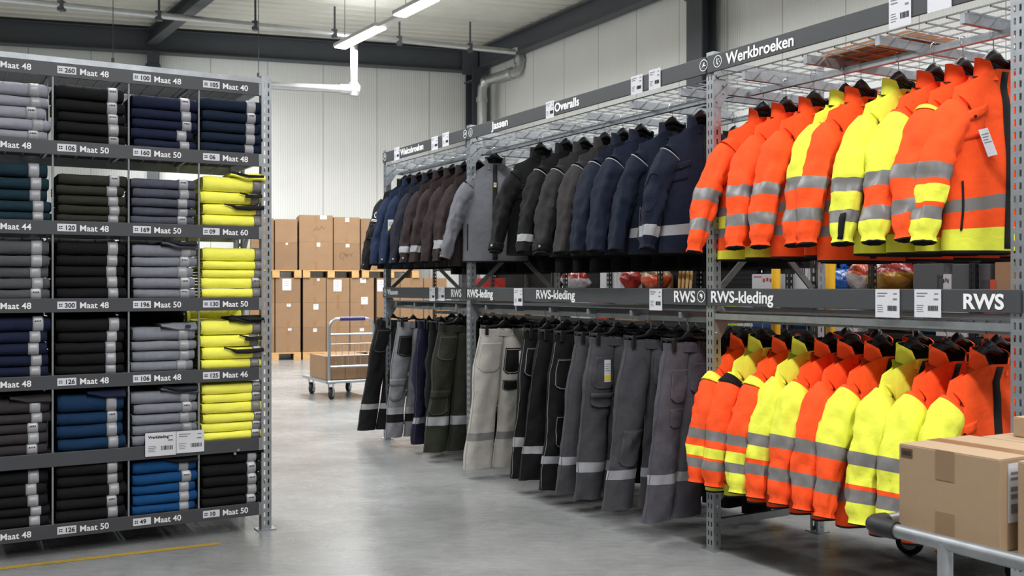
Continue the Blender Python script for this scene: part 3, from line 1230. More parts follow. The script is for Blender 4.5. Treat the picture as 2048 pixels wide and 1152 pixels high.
# thick dark work coats folded behind the front stacks
proto = None
for r in range(2, 6):
    for c in range(3):
        for k in range(3):
            loc = LW(ACOL[c] + 0.012, 0.345, LIPS[r + 1] + 0.030 + 0.118 * k)
            if proto is None:
                proto = folded('folded_coat', 'thick black folded coat at the back of a shelf', 'black folded coats behind the front stacks', loc, 0.362, 0.27, 0.116, 3.3,
                               CL['black'], band=False)
                proto['category'] = 'folded coat'
            else:
                dup(proto, loc, LANG)
for (r, k) in ((3, 0), (3, 1), (3, 2), (4, 0), (4, 1), (4, 2)):
    o = folded('folded_coat', 'thick yellow folded coat behind the yellow trousers, %s on the %s' % (('lowest', 'middle one', 'topmost')[k], RNAME[r]),
               'yellow folded coats behind the front stacks', LW(ACOL[3] + 0.012, 0.345, LIPS[r + 1] + 0.030 + 0.118 * k), 0.33, 0.27, 0.116, 5.1 + k, CL['yellow'], band=False)
    o['category'] = 'folded coat'

# ================================================================ hanging clothes
class Sleeve:
    def __init__(s, side, cuff, elbow, seed, wa=0.1, elastic=True, top=0.0, fat=1.0, kk=1.0):
        s.side, s.seed, s.elastic, s.kk = side, seed, elastic, kk
        s.fat = fat
        s.P = [Vector((side * 0.130, 0, -0.150)), Vector((side * 0.238, 0, -0.160)), Vector((side * elbow[0], elbow[1], elbow[2])),
               Vector((side * cuff[0], cuff[1], cuff[2]))]
        s.wa = wa
        pts = [s.raw(i / 60) for i in range(61)]
        L = [0.0]
        for a, b in zip(pts, pts[1:]):
            L.append(L[-1] + (b - a).length)
        s.L = L

    def raw(s, k):
        a, b, c, d = s.P
        return a * (1 - k) ** 3 + b * (3 * k * (1 - k) ** 2) + c * (3 * k * k * (1 - k)) + d * k ** 3

    def par(s, t):
        g = t * s.L[-1]
        for i in range(60):
            if s.L[i + 1] >= g:
                return (i + (g - s.L[i]) / (s.L[i + 1] - s.L[i] + 1e-9)) / 60
        return 1.0

    def frame(s, t):
        k = s.par(t)
        p = s.raw(k)
        d = (s.raw(min(1, k + 0.01)) - s.raw(max(0, k - 0.01))).normalized()
        A = Vector((0, 1, 0))
        A = (A - d * A.dot(d)).normalized()
        B = A.cross(d) * s.side          # points away from the body / upwards at the shoulder
        if B.x * s.side < 0 and abs(B.z) < abs(B.x):
            B = -B
        return p, d, A, B

    def pos(s, t, th, off=0.0):
        p, d, A, B = s.frame(t)
        ra = interp([(0, 0.036 * s.kk), (0.09, 0.058 * s.kk), (0.21, s.wa), (0.45, s.wa * 0.97), (0.8, s.wa * 0.80), (1, s.wa * 0.68)], t) * s.fat
        rb = interp([(0, 0.050), (0.10, 0.068), (0.18, 0.074), (0.5, 0.064), (0.85, 0.051), (1, 0.046)], t)
        e = 0.9
        c, q = cos(th), sin(th)
        c = abs(c) ** e * (1 if c >= 0 else -1)
        q = abs(q) ** e * (1 if q >= 0 else -1)
        f = 1.0
        if s.elastic:
            z = smooth01(0.925, 0.965, t)
            f *= 1 - 0.22 * z * (1 - 0.45 * smooth01(0.97, 1.0, t)) + 0.055 * z * sin(8 * th + s.seed)
        amp = smooth01(0.1, 0.3, t) * (1 - 0.6 * smooth01(0.9, 1.0, t))
        sd = s.seed
        w = nz(c * 1.3 + sd, q * 1.3, t * 3.5 + sd) * 0.022 + nz(c * 1.9 + t * 3 + sd, q * 1.6 + sd, t * 11) * 0.009 \
            + abs(nz(c * 1.1 - t * 5 + sd, q * 2 + sd, t * 8 + 7)) * -0.020
        el = math.exp(-((t - 0.47) / 0.13) ** 2)
        w += el * 0.009 * sin(t * 70 + 2.5 * c + sd) * (0.5 + 0.5 * q * -1)
        w *= amp
        return p + A * (c * (ra * f + w + off)) + B * (q * (rb * f + w * 0.9 + off))


class Torso:
    def __init__(s, L=0.70, k=1.0, seed=0.0, hemw=0.268, flare=1.0):
        s.L, s.k, s.seed, s.hemw, s.flare = L, k, seed, hemw, flare

    def pos(s, t, th, off=0.0):
        """t 0 hem .. 1 shoulder line; th 0 is the middle of the chest (-y)."""
        w = interp([(0, s.hemw), (0.3, 0.255), (0.6, 0.248), (0.78, 0.236), (0.9, 0.222), (1, 0.205)], t)
        d = interp([(0, 0.088 * s.flare), (0.5, 0.080), (0.8, 0.070), (0.93, 0.050), (1, 0.020)], t) * s.k
        c, q = cos(th), sin(th)
        x = w * abs(q) ** 0.85 * (1 if q >= 0 else -1)
        nk = (1 - smooth01(0.06, 0.13, abs(x))) * smooth01(0.88, 1.0, t)
        d = d + (0.066 - d) * nk
        y = -d * abs(c) ** 0.75 * (1 if c >= 0 else -1)
        sd = s.seed
        zs = -0.004 - 0.40 * max(0.0, abs(x) - 0.06) - 0.016 * smooth01(0.05, 0.14, abs(x))
        z = -s.L + (zs + s.L) * t
        a = (1 - 0.75 * smooth01(0.6, 1.0, t))
        wv = (nz(x * 6 + sd, (1 if c > 0 else -1) * 3 + sd, z * 1.6) * 0.026 + nz(x * 13 + sd, c * 2, z * 4.5 + sd) * 0.010) * a
        y += -wv * (1 if c >= 0 else -1) * min(1, abs(c) * 2.5) * s.k
        x += q * nz(z * 4 + sd, sd, q) * 0.012 * a
        n = Vector((q * d, -c * w, 0)).normalized()
        return Vector((x, y, z)) + n * off


def surf_rings(mb, fn, tb, na, matfn):
    rows = [[fn(t, 2 * pi * j / na) for j in range(na)] for t in tb]
    mb.rings(rows, 0, caps=False, mats=lambda i, j: matfn((tb[i] + tb[i + 1]) / 2, (j + 0.5) / na * 2 * pi))
    return rows


def breaks(n, extra):
    b = sorted(set([round(i / n, 4) for i in range(n + 1)] + [round(e, 4) for e in extra]))
    out = [b[0]]
    for x in b[1:]:
        if x - out[-1] < 0.008:
            if x in extra or any(abs(x - e) < 1e-4 for e in extra):
                if out[-1] != 0:
                    out[-1] = x
                continue
            continue
        out.append(x)
    return out


def pick(spec, t):
    for (e, c) in spec:
        if t <= e:
            return c
    return spec[-1][1]


def patch(fn, t0, t1, a0, a1, off, m, name, parent, nt=6, na=6, edge=None, solid=0.003, shape=None):
    """Patch lying on a garment surface between two heights and two angles; edge: stitching material."""
    mb = MB()
    tt = [t0 + (t1 - t0) * i / nt for i in range(nt + 1)]
    aa = [a0 + (a1 - a0) * i / na for i in range(na + 1)]
    if edge:
        dt, da = (t1 - t0) * 0.05, (a1 - a0) * 0.06
        tt = [t0, t0 + dt, t0 + dt * 1.5] + tt[1:-1] + [t1 - dt * 1.5, t1 - dt, t1]
        aa = [a0, a0 + da, a0 + da * 1.5] + aa[1:-1] + [a1 - da * 1.5, a1 - da, a1]
    rows = []
    for t in tt:
        row = []
        for a in aa:
            k = 0.0
            tq = t
            if shape == 'point':        # pocket with cut lower corners
                u = abs((a - a0) / (a1 - a0) - 0.5) * 2
                lo = (t - t0) / (t1 - t0)
                tq = t + (t1 - t0) * 0.16 * smooth01(0.45, 1.0, u) * (1 - lo)
            row.append(fn(tq, a, off))
        rows.append(row)
    nr, nc = len(tt), len(aa)

    def mf(i, j):
        if not edge:
            return 0
        on = (i in (1, nr - 3)) and 1 <= j <= nc - 3 or (j in (1, nc - 3)) and 1 <= i <= nr - 3
        return 1 if on else 0
    mb.grid(rows, mats=mf)
    return mb.build(name, [m, edge] if edge else m, parent, solid=solid)


def collar_mesh(mb, rx=0.086, ry=0.072, h=0.080, gap=0.42, openf=0.42, zb=-0.034, n=34, th=0.007, sd=0.0):
    """Stand-up collar, high at the nape and falling away to an open front."""
    outer, inner = [], []
    NL = 6
    for lvl in range(NL):
        k = lvl / (NL - 1)
        ro, ri = [], []
        for j in range(n + 1):
            g = gap + openf * k
            f = g + (2 * pi - 2 * g) * j / n
            fr = min(f, 2 * pi - f)
            front = math.exp(-((fr - 0.4) / 0.75) ** 2) if fr > 0.4 else 1.0
            hh = h * (1 - 0.30 * front)
            r = 1 - 0.06 * k + 0.16 * k * k * front + 0.03 * nz(3 * sin(f) + sd, 3 * cos(f), k)
            x, y = rx * r * sin(f), -ry * r * cos(f)
            z = zb + hh * k + 0.020 * (1 - cos(f)) * 0.5 - 0.020 * front * (1 - k)
            ro.append((x, y, z))
            ri.append((x * (1 - th / rx), y * (1 - th / ry), z))
        outer.append(ro)
        inner.append(ri)
    mb.rings(outer, 0, caps=False, closed=False)
    mb.rings([list(r) for r in reversed(inner)], 1, caps=False, closed=False)
    mb.grid([outer[-1], inner[-1]], 0)
    mb.grid([inner[0], outer[0]], 1)
    for j in (0, n):
        a = [outer[i][j] for i in range(NL)]
        b = [inner[i][j] for i in range(NL)]
        mb.grid([a, b] if j == 0 else [b, a], 0)


def swing_tag(parent, p, rx=0.0, rz=0.0, w=0.048, h=0.10, strip=True, name='price_tag'):
    mb = MB()
    mb.box(-w / 2, w / 2, -0.0008, 0.0008, -h, 0)
    o = mb.build(name, paper, parent, loc=p, rot=(rx, 0, rz), smooth=False)
    mb = MB()
    for i in range(4):
        mb.box(-w * 0.38, w * (0.38 - 0.12 * (i % 3)), -0.0016, -0.0008, -h * (0.18 + 0.1 * i) - 0.004, -h * (0.18 + 0.1 * i))
    mb.build('tag_print', grey_ink, o, smooth=False)
    if strip:
        mb = MB()
        mb.box(-w / 2, w / 2, -0.0016, -0.0008, -h * 0.92, -h * 0.72)
        mb.build('yellow_strip', yellow_paper, o, smooth=False)
    return o


SEED = [1.0]


def jacket(label, group, u, v, z, body, sl, collar=None, yoke=None, twist=0.0, L=0.70, k=1.0, elastic=True, cuff=(0.335, 0.0, -0.655),
           elbow=(0.285, 0.03, -0.36), wa=0.1, seed=None, piping=None, zipm=None, pocket=None, hem_zip=False, extras=(), lean=0.0,
           rail=2.532, name='hanging_jacket', cat='jacket', line=None, cuff_tab=None, hanger=True, sl2=None, fat=1.0, hookh=None, hanger_label=None):
    SEED[0] += 7.31
    sd = seed if seed is not None else SEED[0]
    rz = RANG + pi / 2 + twist
    t = thing(name, label, cat, RW(u, v, z), 0, group, rot=(0, lean, rz))
    line = line or lining
    names = []

    def mi(m):
        if m not in names:
            names.append(m)
        return names.index(m)
    # torso
    to = Torso(L, k, sd)
    mb = MB()
    tb = breaks(20, [e for (e, c) in body if e < 1])
    na = 40
    yo = yoke

    def bm(tm, th):
        c = pick(body, tm)
        if yo and tm > yo[0]:
            c = yo[1]
        return mi(c)
    rows = surf_rings(mb, to.pos, tb, na, bm)
    top = rows[-1]
    b = len(mb.v)
    # close the shoulder line; the neck shows the lining
    lm = mi(line)
    base = b - na
    for j in range(na // 2):
        a1, a2 = j, j + 1
        b1, b2 = (na - j) % na, (na - j - 1) % na
        x = abs(top[j][0] + top[a2 % na][0]) / 2
        q = [base + a1, base + a2, base + b2, base + b1]
        qq = []
        for ii in q:
            if ii not in qq:
                qq.append(ii)
        if len(qq) >= 3:
            mb.f.append(tuple(qq))
            mb.m.append(lm if x < 0.06 else bm(0.999, 0))
    hemr = rows[0]
    inner = [(p[0] * 0.97, p[1] * 0.94, p[2] + 0.015) for p in hemr]
    low = [(p[0] * 0.99, p[1] * 0.98, p[2] - 0.010) for p in hemr]
    mb.rings([hemr, low, inner], lm, caps=False)
    bb = len(mb.v) - na
    mb.f.append(tuple(bb + j for j in range(na)))
    mb.m.append(lm)
    mb.build('torso', list(names), t, angle=60)
    # sleeves: the first hangs on the aisle side
    sv = None
    for side in (-1, 1):
        spec = [(0.118, yoke[1] if yoke else body[-1][1])] + list(sl if side == -1 else (sl2 or sl))
        jit = 0 if side == -1 else 0.03
        s_ = Sleeve(side, (cuff[0] - jit, cuff[1], cuff[2] + jit), (elbow[0] - jit, elbow[1], elbow[2]), sd + side, wa, elastic, fat=fat, kk=min(1.0, k * 1.05))
        names2 = []

        def mj(m):
            if m not in names2:
                names2.append(m)
            return names2.index(m)
        mb = MB()
        tb = breaks(30, [e for (e, c) in spec if e < 1])
        na2 = 30
        rw = surf_rings(mb, s_.pos, tb, na2, lambda tm, th: mj(pick(spec, tm)))
        e = rw[-1]
        cpt = sum(e, Vector()) / na2
        d = (s_.raw(1) - s_.raw(0.97)).normalized()
        lip = [cpt + (p - cpt) * 0.93 + d * 0.006 for p in e]
        inn = [cpt + (p - cpt) * 0.80 - d * 0.015 for p in e]
        mb.rings([e, lip, inn], mj(line), caps=False)
        bb = len(mb.v) - na2
        mb.f.append(tuple(bb + j for j in range(na2)))
        mb.m.append(mj(line))
        so = mb.build('sleeve', list(names2), t, angle=60)
        if side == -1:
            sv, sobj = s_, so
        if piping:
            mb = MB()
            pts = [s_.pos(0.125, 2 * pi * i / 20, 0.003) for i in range(21)]
            mb.tube(pts, 0.0032, 6)
            mb.build('piping', piping, t)
    # collar
    cm_ = collar or body[-1][1]
    mb = MB()
    collar_mesh(mb, sd=sd)
    mb.build('collar', [cm_, line], t, angle=60)
    # front zip
    mb = MB()
    patch(to.pos, 0.01, 0.985, -0.05, 0.05, 0.003, zipm or lining, 'front_zip', t, nt=26, na=2)
    if pocket:
        for (t0, t1, a0, a1, pm, fl) in pocket:
            po = patch(to.pos, t0, t1, a0, a1, 0.006, pm, 'chest_pocket', t, nt=6, na=6, edge=None)
            if fl:
                patch(to.pos, t1 - (t1 - t0) * 0.32, t1 + 0.012, a0 - 0.04, a1 + 0.04, 0.013, fl, 'pocket_flap', po, nt=3, na=6, shape='point')
                mb = MB()
                p = to.pos(t1 - (t1 - t0) * 0.22, (a0 + a1) / 2, 0.018)
                mb.cyl(p, p + Vector((0, -0.004, 0)), 0.007, 10)
                mb.build('snap_button', black_pl, po)
    if hem_zip:
        for a in (-0.95,):
            patch(to.pos, 0.12, 0.42, a - 0.03, a + 0.03, 0.006, hem_zip, 'pocket_zip', t, nt=10, na=2)
    if cuff_tab:
        co = patch(sv.pos, 0.80, 0.985, 1.75, 2.25, 0.006, cuff_tab, 'cuff_tab', sobj, nt=6, na=3)
    for ex in extras:
        ex(t, to, sv, sobj)
    if hanger:
        coat_hanger(u, v, z, rz, rail, hanger_label or ('black hanger holding the ' + label), lean)
    return t


def coat_hanger(u, v, z, rz, rail, label, lean=0.0):
    w = label.split()
    if len(w) > 16:
        label = ' '.join(w[:16])
    t = thing('coat_hanger', label, 'hanger', RW(u, v, z), 0, 'black coat hangers', rot=(0, lean, rz))
    mb = MB()
    pts = [(x, 0, 0.020 - 0.30 * max(0.0, abs(x) - 0.03) - 0.02 * smooth01(0.0, 0.05, abs(x))) for x in (-0.075, -0.06, -0.045, -0.02, 0, 0.02, 0.045, 0.06, 0.075)]
    rs = []
    for p in pts:
        hw = 0.017 + 0.006 * (1 - abs(p[0]) / 0.08)
        hh = 0.014 + 0.014 * (1 - smooth01(0.0, 0.06, abs(p[0])))
        rs.append([(p[0], hw * cos(2 * pi * i / 10), p[2] + 0.048 + hh * sin(2 * pi * i / 10)) for i in range(10)])
    mb.rings(rs)
    mb.build('hanger_body', black_pl, t)
    mb = MB()
    hz = rail - z
    r = 0.022
    pts = [(0, 0, 0.055), (0, 0, hz - 0.03)]
    pts = [(0, 0, 0.055), (0, 0, max(0.075, hz - 0.025))]
    # the hook loops over the rail that runs along local y
    for i in range(0, 9):
        q = -pi / 2 + (pi * 1.25) * i / 8
        pts.append((-r * 0.0 + (r * cos(q) if i else 0.0), 0, max(0.09, hz + 0.004) + r * sin(q) * 0.9 + 0.0))
    pts = pts[:2] + [(-0.016, 0, hz - 0.012), (-0.024, 0, hz + 0.004), (-0.020, 0, hz + 0.020), (-0.006, 0, hz + 0.029), (0.010, 0, hz + 0.026),
                     (0.020, 0, hz + 0.012), (0.022, 0, hz - 0.002)]
    mb.tube(pts, 0.0022, 6)
    mb.build('hook', chrome, t)
    return t


# ---------------------------------------------------------------- trousers
class Leg:
    def __init__(s, side, L=1.0, seed=0.0, lean=0.0, swing=0.0, wide=1.0, thick=1.0, split=0.0):
        s.side, s.L, s.seed, s.lean, s.swing, s.wide, s.thick, s.split = side, L, seed, lean, swing, wide, thick, split

    def pos(s, t, th, off=0.0):
        """t 0 waist .. 1 hem; th 0 faces the viewer (-y)."""
        W = s.wide
        hw = interp([(0, 0.098), (0.12, 0.108), (0.28, 0.118), (0.55, 0.108), (1, 0.116)], t) * W
        d = interp([(0, 0.026), (0.12, 0.052), (0.3, 0.060), (0.6, 0.048), (1, 0.050)], t) * s.thick
        cx = interp([(0, 0.098), (0.28, 0.112), (1, 0.122)], t) * W + s.split * smooth01(0.25, 1, t)
        c, q = cos(th), sin(th)
        sd = s.seed
        x = hw * abs(q) ** 0.9 * (1 if q >= 0 else -1)
        y = -d * abs(c) ** 0.85 * (1 if c >= 0 else -1)
        a = smooth01(0.02, 0.25, t)
        sg = 1 if c >= 0 else -1
        wv = (nz(x * 9 + sd, sg * 2 + sd, t * 2.6) * 0.028 + nz(x * 16 + t * 9 + sd, sg + sd, t * 8) * 0.014 - abs(nz(x * 9 - t * 14 + sd, sg, t * 9 + sd)) * 0.022) * a
        y -= sg * wv * min(1, abs(c) * 2.2)
        x += q * nz(t * 5 + sd, q, sd) * 0.012 * a
        n = Vector((q * d, -c * hw, 0)).normalized()
        X = s.side * cx + x
        lim = 0.0015 + s.split * smooth01(0.25, 1, t) * 0.5
        if X * s.side < lim:
            X = s.side * lim
        return Vector((X + s.lean * t, y + s.swing * t * t, -s.L * t)) + n * off


def trousers(label, group, u, v, z, m, bands=(), twist=0.0, lean=-0.08, swing=0.0, L=1.0, stitch=None, pockets=(), waist=None, wide=1.0, thick=1.0,
             lower=None, tags=(), seed=None, name='hanging_trousers', rail=1.262, detail=True, split=0.0, hanger_label=None):
    SEED[0] += 5.17
    sd = seed if seed is not None else SEED[0]
    rz = RANG + pi / 2 + twist
    t = thing(name, label, 'trousers', RW(u, v, z), rz, group)
    legs = {}
    spec = []
    last = 0
    for (b0, b1, bmz) in bands:
        spec += [(b0, m), (b1, bmz)]
    spec.append((1.0, lower or m))
    names = []

    def mi(mm):
        if mm not in names:
            names.append(mm)
        return names.index(mm)
    mb = MB()
    tb = breaks(26, [e for (e, c) in spec if e < 1])
    na = 30
    for side in (-1, 1):
        lg = Leg(side, L, sd + side * 0.7, lean, swing, wide, thick, split)
        legs[side] = lg
        rw = surf_rings(mb, lg.pos, tb, na, lambda tm, th: mi(pick(spec, tm)))
        e = rw[-1]
        cpt = sum(e, Vector()) / na
        inn = [cpt + (p - cpt) * 0.72 + Vector((0, 0, 0.012)) for p in e]
        mb.rings([e, inn], mi(lining), caps=False)
        bb = len(mb.v) - na
        mb.f.append(tuple(bb + j for j in range(na)))
        mb.m.append(mi(lining))
        e = rw[0]
        mb.v.extend([tuple(Vector((p.x, p.y, p.z - 0.012))) for p in e])
        bb = len(mb.v) - na
        mb.f.append(tuple(bb + j for j in range(na)))
        mb.m.append(mi(lining))
    mb.build('trouser_legs', list(names), t, angle=60)
    # waistband
    mb = MB()
    n = 40
    rr = []
    for (dz, gr) in ((-0.045, 0.003), (-0.044, 0.006), (0.0, 0.006), (0.001, 0.002), (-0.03, -0.004)):
        ring = []
        for j in range(n):
            th = 2 * pi * j / n
            c, q = cos(th), sin(th)
            x = (0.197 * wide + gr) * abs(q) ** 0.8 * (1 if q >= 0 else -1)
            y = -(0.030 * thick + gr) * abs(c) ** 0.7 * (1 if c >= 0 else -1)
            ring.append((x + lean * 0.02, y, dz + 0.006 * nz(x * 6 + sd, 0, 1) - 0.012 * (1 if c > 0 else 0) * (1 - abs(q))))
        rr.append(ring)
    mb.rings(rr, caps=False)
    wb = mb.build('waistband', waist or m, t, angle=60)
    if detail:
        mb = MB()
        for x in (-0.15, -0.06, 0.06, 0.15):
            mb.box(x * wide - 0.006, x * wide + 0.006, -0.030 * thick - 0.012, -0.030 * thick - 0.006, -0.052, 0.006)
        mb.build('belt_loops', waist or m, wb, smooth=False)
        if stitch:
            for side in (-1, 1):
                mb = MB()
                pts = [legs[side].pos(0.05 + 0.94 * i / 30, side * 1.25, 0.002) for i in range(31)]
                mb.tube(pts, 0.0016, 4)
                mb.build('seam_stitching', stitch, t)
        for (side, t0, t1, a0, a1, pm, fl) in pockets:
            fn = legs[side].pos
            po = patch(lambda tq, a, o, fn=fn: fn(1 - tq, a, o), 1 - t1, 1 - t0, a0, a1, 0.006 if not fl else 0.014, pm, 'patch_pocket', t, edge=stitch,
                       shape='point')
            if fl:
                dt = (t1 - t0) * 0.28
                patch(lambda tq, a, o, fn=fn: fn(1 - tq, a, o), 1 - t0 - dt, 1 - t0 + 0.008, a0 - 0.08, a1 + 0.08, 0.022, pm, 'pocket_flap', po, nt=3, na=6)
        for (x, zz, rx, w, h) in tags:
            if w > 0:
                swing_tag(t, (x, -0.075, zz), rx, 0, w, h)
    # clip hanger
    ht = thing('clip_hanger', (hanger_label or ('black clip hanger holding the ' + label)), 'hanger', RW(u, v, z), rz, 'black clip hangers')
    w_ = ht['label'].split()
    if len(w_) > 16:
        ht['label'] = ' '.join(w_[:16])
    mb = MB()
    rs = []
    for x in (-0.19, -0.15, -0.10, -0.05, -0.02, 0, 0.02, 0.05, 0.10, 0.15, 0.19):
        zc = 0.028 - 0.020 * (abs(x) / 0.19) + 0.018 * (1 - smooth01(0.0, 0.06, abs(x)))
        hh = 0.009 + 0.016 * (1 - smooth01(0.0, 0.05, abs(x)))
        rs.append([(x * wide, 0.008 * cos(2 * pi * i / 8), zc + hh * sin(2 * pi * i / 8)) for i in range(8)])
    mb.rings(rs)
    mb.build('hanger_bar', black_pl, ht)
    for x in (-0.165, 0.165):
        mb = MB()
        mb.box(x * wide - 0.013, x * wide + 0.013, -0.030 * thick - 0.024, -0.030 * thick - 0.013, -0.045, 0.03)
        mb.box(x * wide - 0.013, x * wide + 0.013, 0.030 * thick + 0.013, 0.030 * thick + 0.024, -0.045, 0.03)
        mb.box(x * wide - 0.011, x * wide + 0.011, -0.030 * thick - 0.014, 0.030 * thick + 0.014, 0.010, 0.026)
        mb.build('clip', black_pl, ht, bevel=0.002)
    mb = MB()
    hz = rail - z
    mb.tube([(0, 0, 0.05), (0, 0, hz - 0.035), (-0.016, 0, hz - 0.014), (-0.024, 0, hz + 0.004), (-0.020, 0, hz + 0.020), (-0.006, 0, hz + 0.029),
             (0.010, 0, hz + 0.026), (0.020, 0, hz + 0.012), (0.022, 0, hz - 0.002)], 0.0022, 6)
    mb.build('hook', chrome, ht)
    return t

# ================================================================ what hangs where
O, Yl, G, W_ = CL['orange'], CL['hivis yellow'], reflective, refl_light
BK = CL['black']
NV = cloth('jacket_navy_fabric', (17, 23, 42), 0.15)
DNV = cloth('jacket_blue_navy_fabric', (13, 24, 40), 0.15)
brown = cloth('dark_brown_fabric', (38, 27, 27), 0.2)
char = cloth('charcoal_fabric', (40, 39, 40), 0.15)
char2 = cloth('warm_charcoal_fabric', (47, 44, 44), 0.15)
lgrey = cloth('light_grey_fabric', (104, 104, 110), 0.1)
blue = cloth('work_blue_fabric', (17, 32, 58), 0.15)
ink_navy = cloth('ink_navy_fabric', (22, 24, 36), 0.15)
offwhite = cloth('off_white_fabric', (168, 163, 157), 0.06)
olive = cloth('olive_fabric', (40, 42, 33), 0.15)
tgrey = cloth('trouser_grey_fabric', (68, 67, 71), 0.12)
tgrey2 = cloth('trouser_violet_grey_fabric', (77, 75, 82), 0.12)
tgrey3 = cloth('pale_grey_fabric', (114, 114, 118), 0.1)
tnavy = cloth('trouser_navy_fabric', (24, 24, 46), 0.15)
pipe_w = mat('grey_piping', (168, 168, 172), rough=0.5)
stitch_l = mat('pale_stitching', (134, 134, 136), rough=0.8)
stitch_d = mat('dim_stitching', (66, 66, 68), rough=0.8)
stitch_g = mat('grey_stitching', (70, 70, 74), rough=0.8)
zipm = mat('metal_zip', (96, 96, 100), rough=0.4, metal=0.6)
tag_orange = mat('orange_label', (226, 120, 50), rough=0.7)
tag_blue = mat('blue_label', (64, 134, 176), rough=0.7)


def body_std(m=O, hem=O, mid=None):
    return [(0.085, hem), (0.16, m), (0.235, G), (0.33, mid or m), (0.405, G), (1, m)]


def slv(*a):
    return list(a)


S_OO = slv((0.50, O), (0.595, G), (0.74, O), (0.835, G), (1, O))
S_YO = slv((0.50, Yl), (0.595, G), (0.74, O), (0.835, G), (1, O))
S_YY = slv((0.54, Yl), (0.64, G), (0.77, Yl), (0.86, G), (1, Yl))
S_YOY = slv((0.52, Yl), (0.62, G), (0.76, O), (0.86, G), (1, Yl))
S_J9 = slv((0.50, O), (0.60, G), (0.64, O), (0.755, Yl), (0.785, O), (0.865, G), (1, Yl))
S_OYO = slv((0.56, O), (0.64, G), (0.70, O), (0.78, Yl), (0.80, O), (0.875, G), (1, O))
S_OYY = slv((0.56, O), (0.64, G), (0.69, O), (0.775, Yl), (0.85, G), (1, Yl))
S_YYO = slv((0.52, Yl), (0.61, G), (0.71, Yl), (0.745, O), (0.825, G), (1, O))
S_YYY = slv((0.52, Yl), (0.61, G), (0.74, Yl), (0.77, O), (0.86, G), (1, Yl))


def extra_shoulder(mc, t0=0.115, t1=0.175):
    def f(t, to, sv, so):
        patch(sv.pos, t0, t1, 0.9, 3.2, 0.004, mc, 'shoulder_flash', so, nt=4, na=8)
    return f


def extra_tag(t_, a, strip=False, w=0.042, h=0.10, rx=-0.15, rz=0.0, ry=0.0):
    def f(t, to, sv, so):
        p = to.pos(t_, a, 0.028)
        o = swing_tag(t, p, rx, rz, w, h, strip)
        o.rotation_euler[1] = ry
    return f


def extra_sleeve_tag(tt, a):
    def f(t, to, sv, so):
        p = sv.pos(tt, a, 0.02)
        swing_tag(t, p, 0.0, -0.6, 0.05, 0.105, True)
    return f


def extra_emblem(t, to, sv, so):
    def P(du, dv, off=0.004):
        return sv.pos(0.30 + dv / 0.66, 2.45 + du / 0.075, off)
    mb = MB()
    n = 20
    rows = []
    for q in (0.026, 0.019):
        rows.append([P(q * cos(2 * pi * k / n * 0.82 + 0.6), q * sin(2 * pi * k / n * 0.82 + 0.6)) for k in range(n + 1)])
    mb.grid(rows)
    rows = [[P(-0.004 + 0.02 * (k / 6), -0.012 + w + 0.016 * sin(k / 6 * pi)) for k in range(7)] for w in (0, 0.008)]
    mb.grid(rows)
    for dv in (0.040, 0.052):
        mb.grid([[P(-0.05 + 0.1 * k / 8, dv + w) for k in range(9)] for w in (0, 0.006)])
    mb.build('emblem', white_ink, so, smooth=False, solid=0.001)
    po = patch(sv.pos, 0.42, 0.62, 1.9, 2.95, 0.008, BK, 'sleeve_pocket', so, edge=stitch_d)


def extra_cuffband(t, to, sv, so):
    patch(sv.pos, 0.90, 0.985, 0.2, 6.1, 0.006, BK, 'buttoned_cuff', so, nt=3, na=18)
    mb = MB()
    p = sv.pos(0.945, 2.2, 0.010)
    q = sv.pos(0.945, 2.2, 0.016)
    mb.cyl(p, q, 0.009, 10)
    mb.build('cuff_button', chrome, so)


def extra_button(t, to, sv, so):
    mb = MB()
    p = sv.pos(0.955, 2.3, 0.001)
    q = sv.pos(0.955, 2.3, 0.008)
    mb.cyl(p, q, 0.009, 10)
    mb.build('cuff_button', chrome, so)


def extra_elbow(t, to, sv, so):
    mb = MB()
    pts = []
    for k in range(21):
        q = 2 * pi * k / 20 * 0.75 + 0.4
        pts.append(sv.pos(0.52 + 0.17 * sin(q), 2.1 + 0.7 * cos(q), 0.002))
    mb.tube(pts, 0.0022, 5)
    mb.build('elbow_seam', NV, so)


def pk(t0=0.60, t1=0.74, a0=-1.0, a1=-0.45, m=O, fl=True):
    return [(t0, t1, a0, a1, m, m if fl else None)]


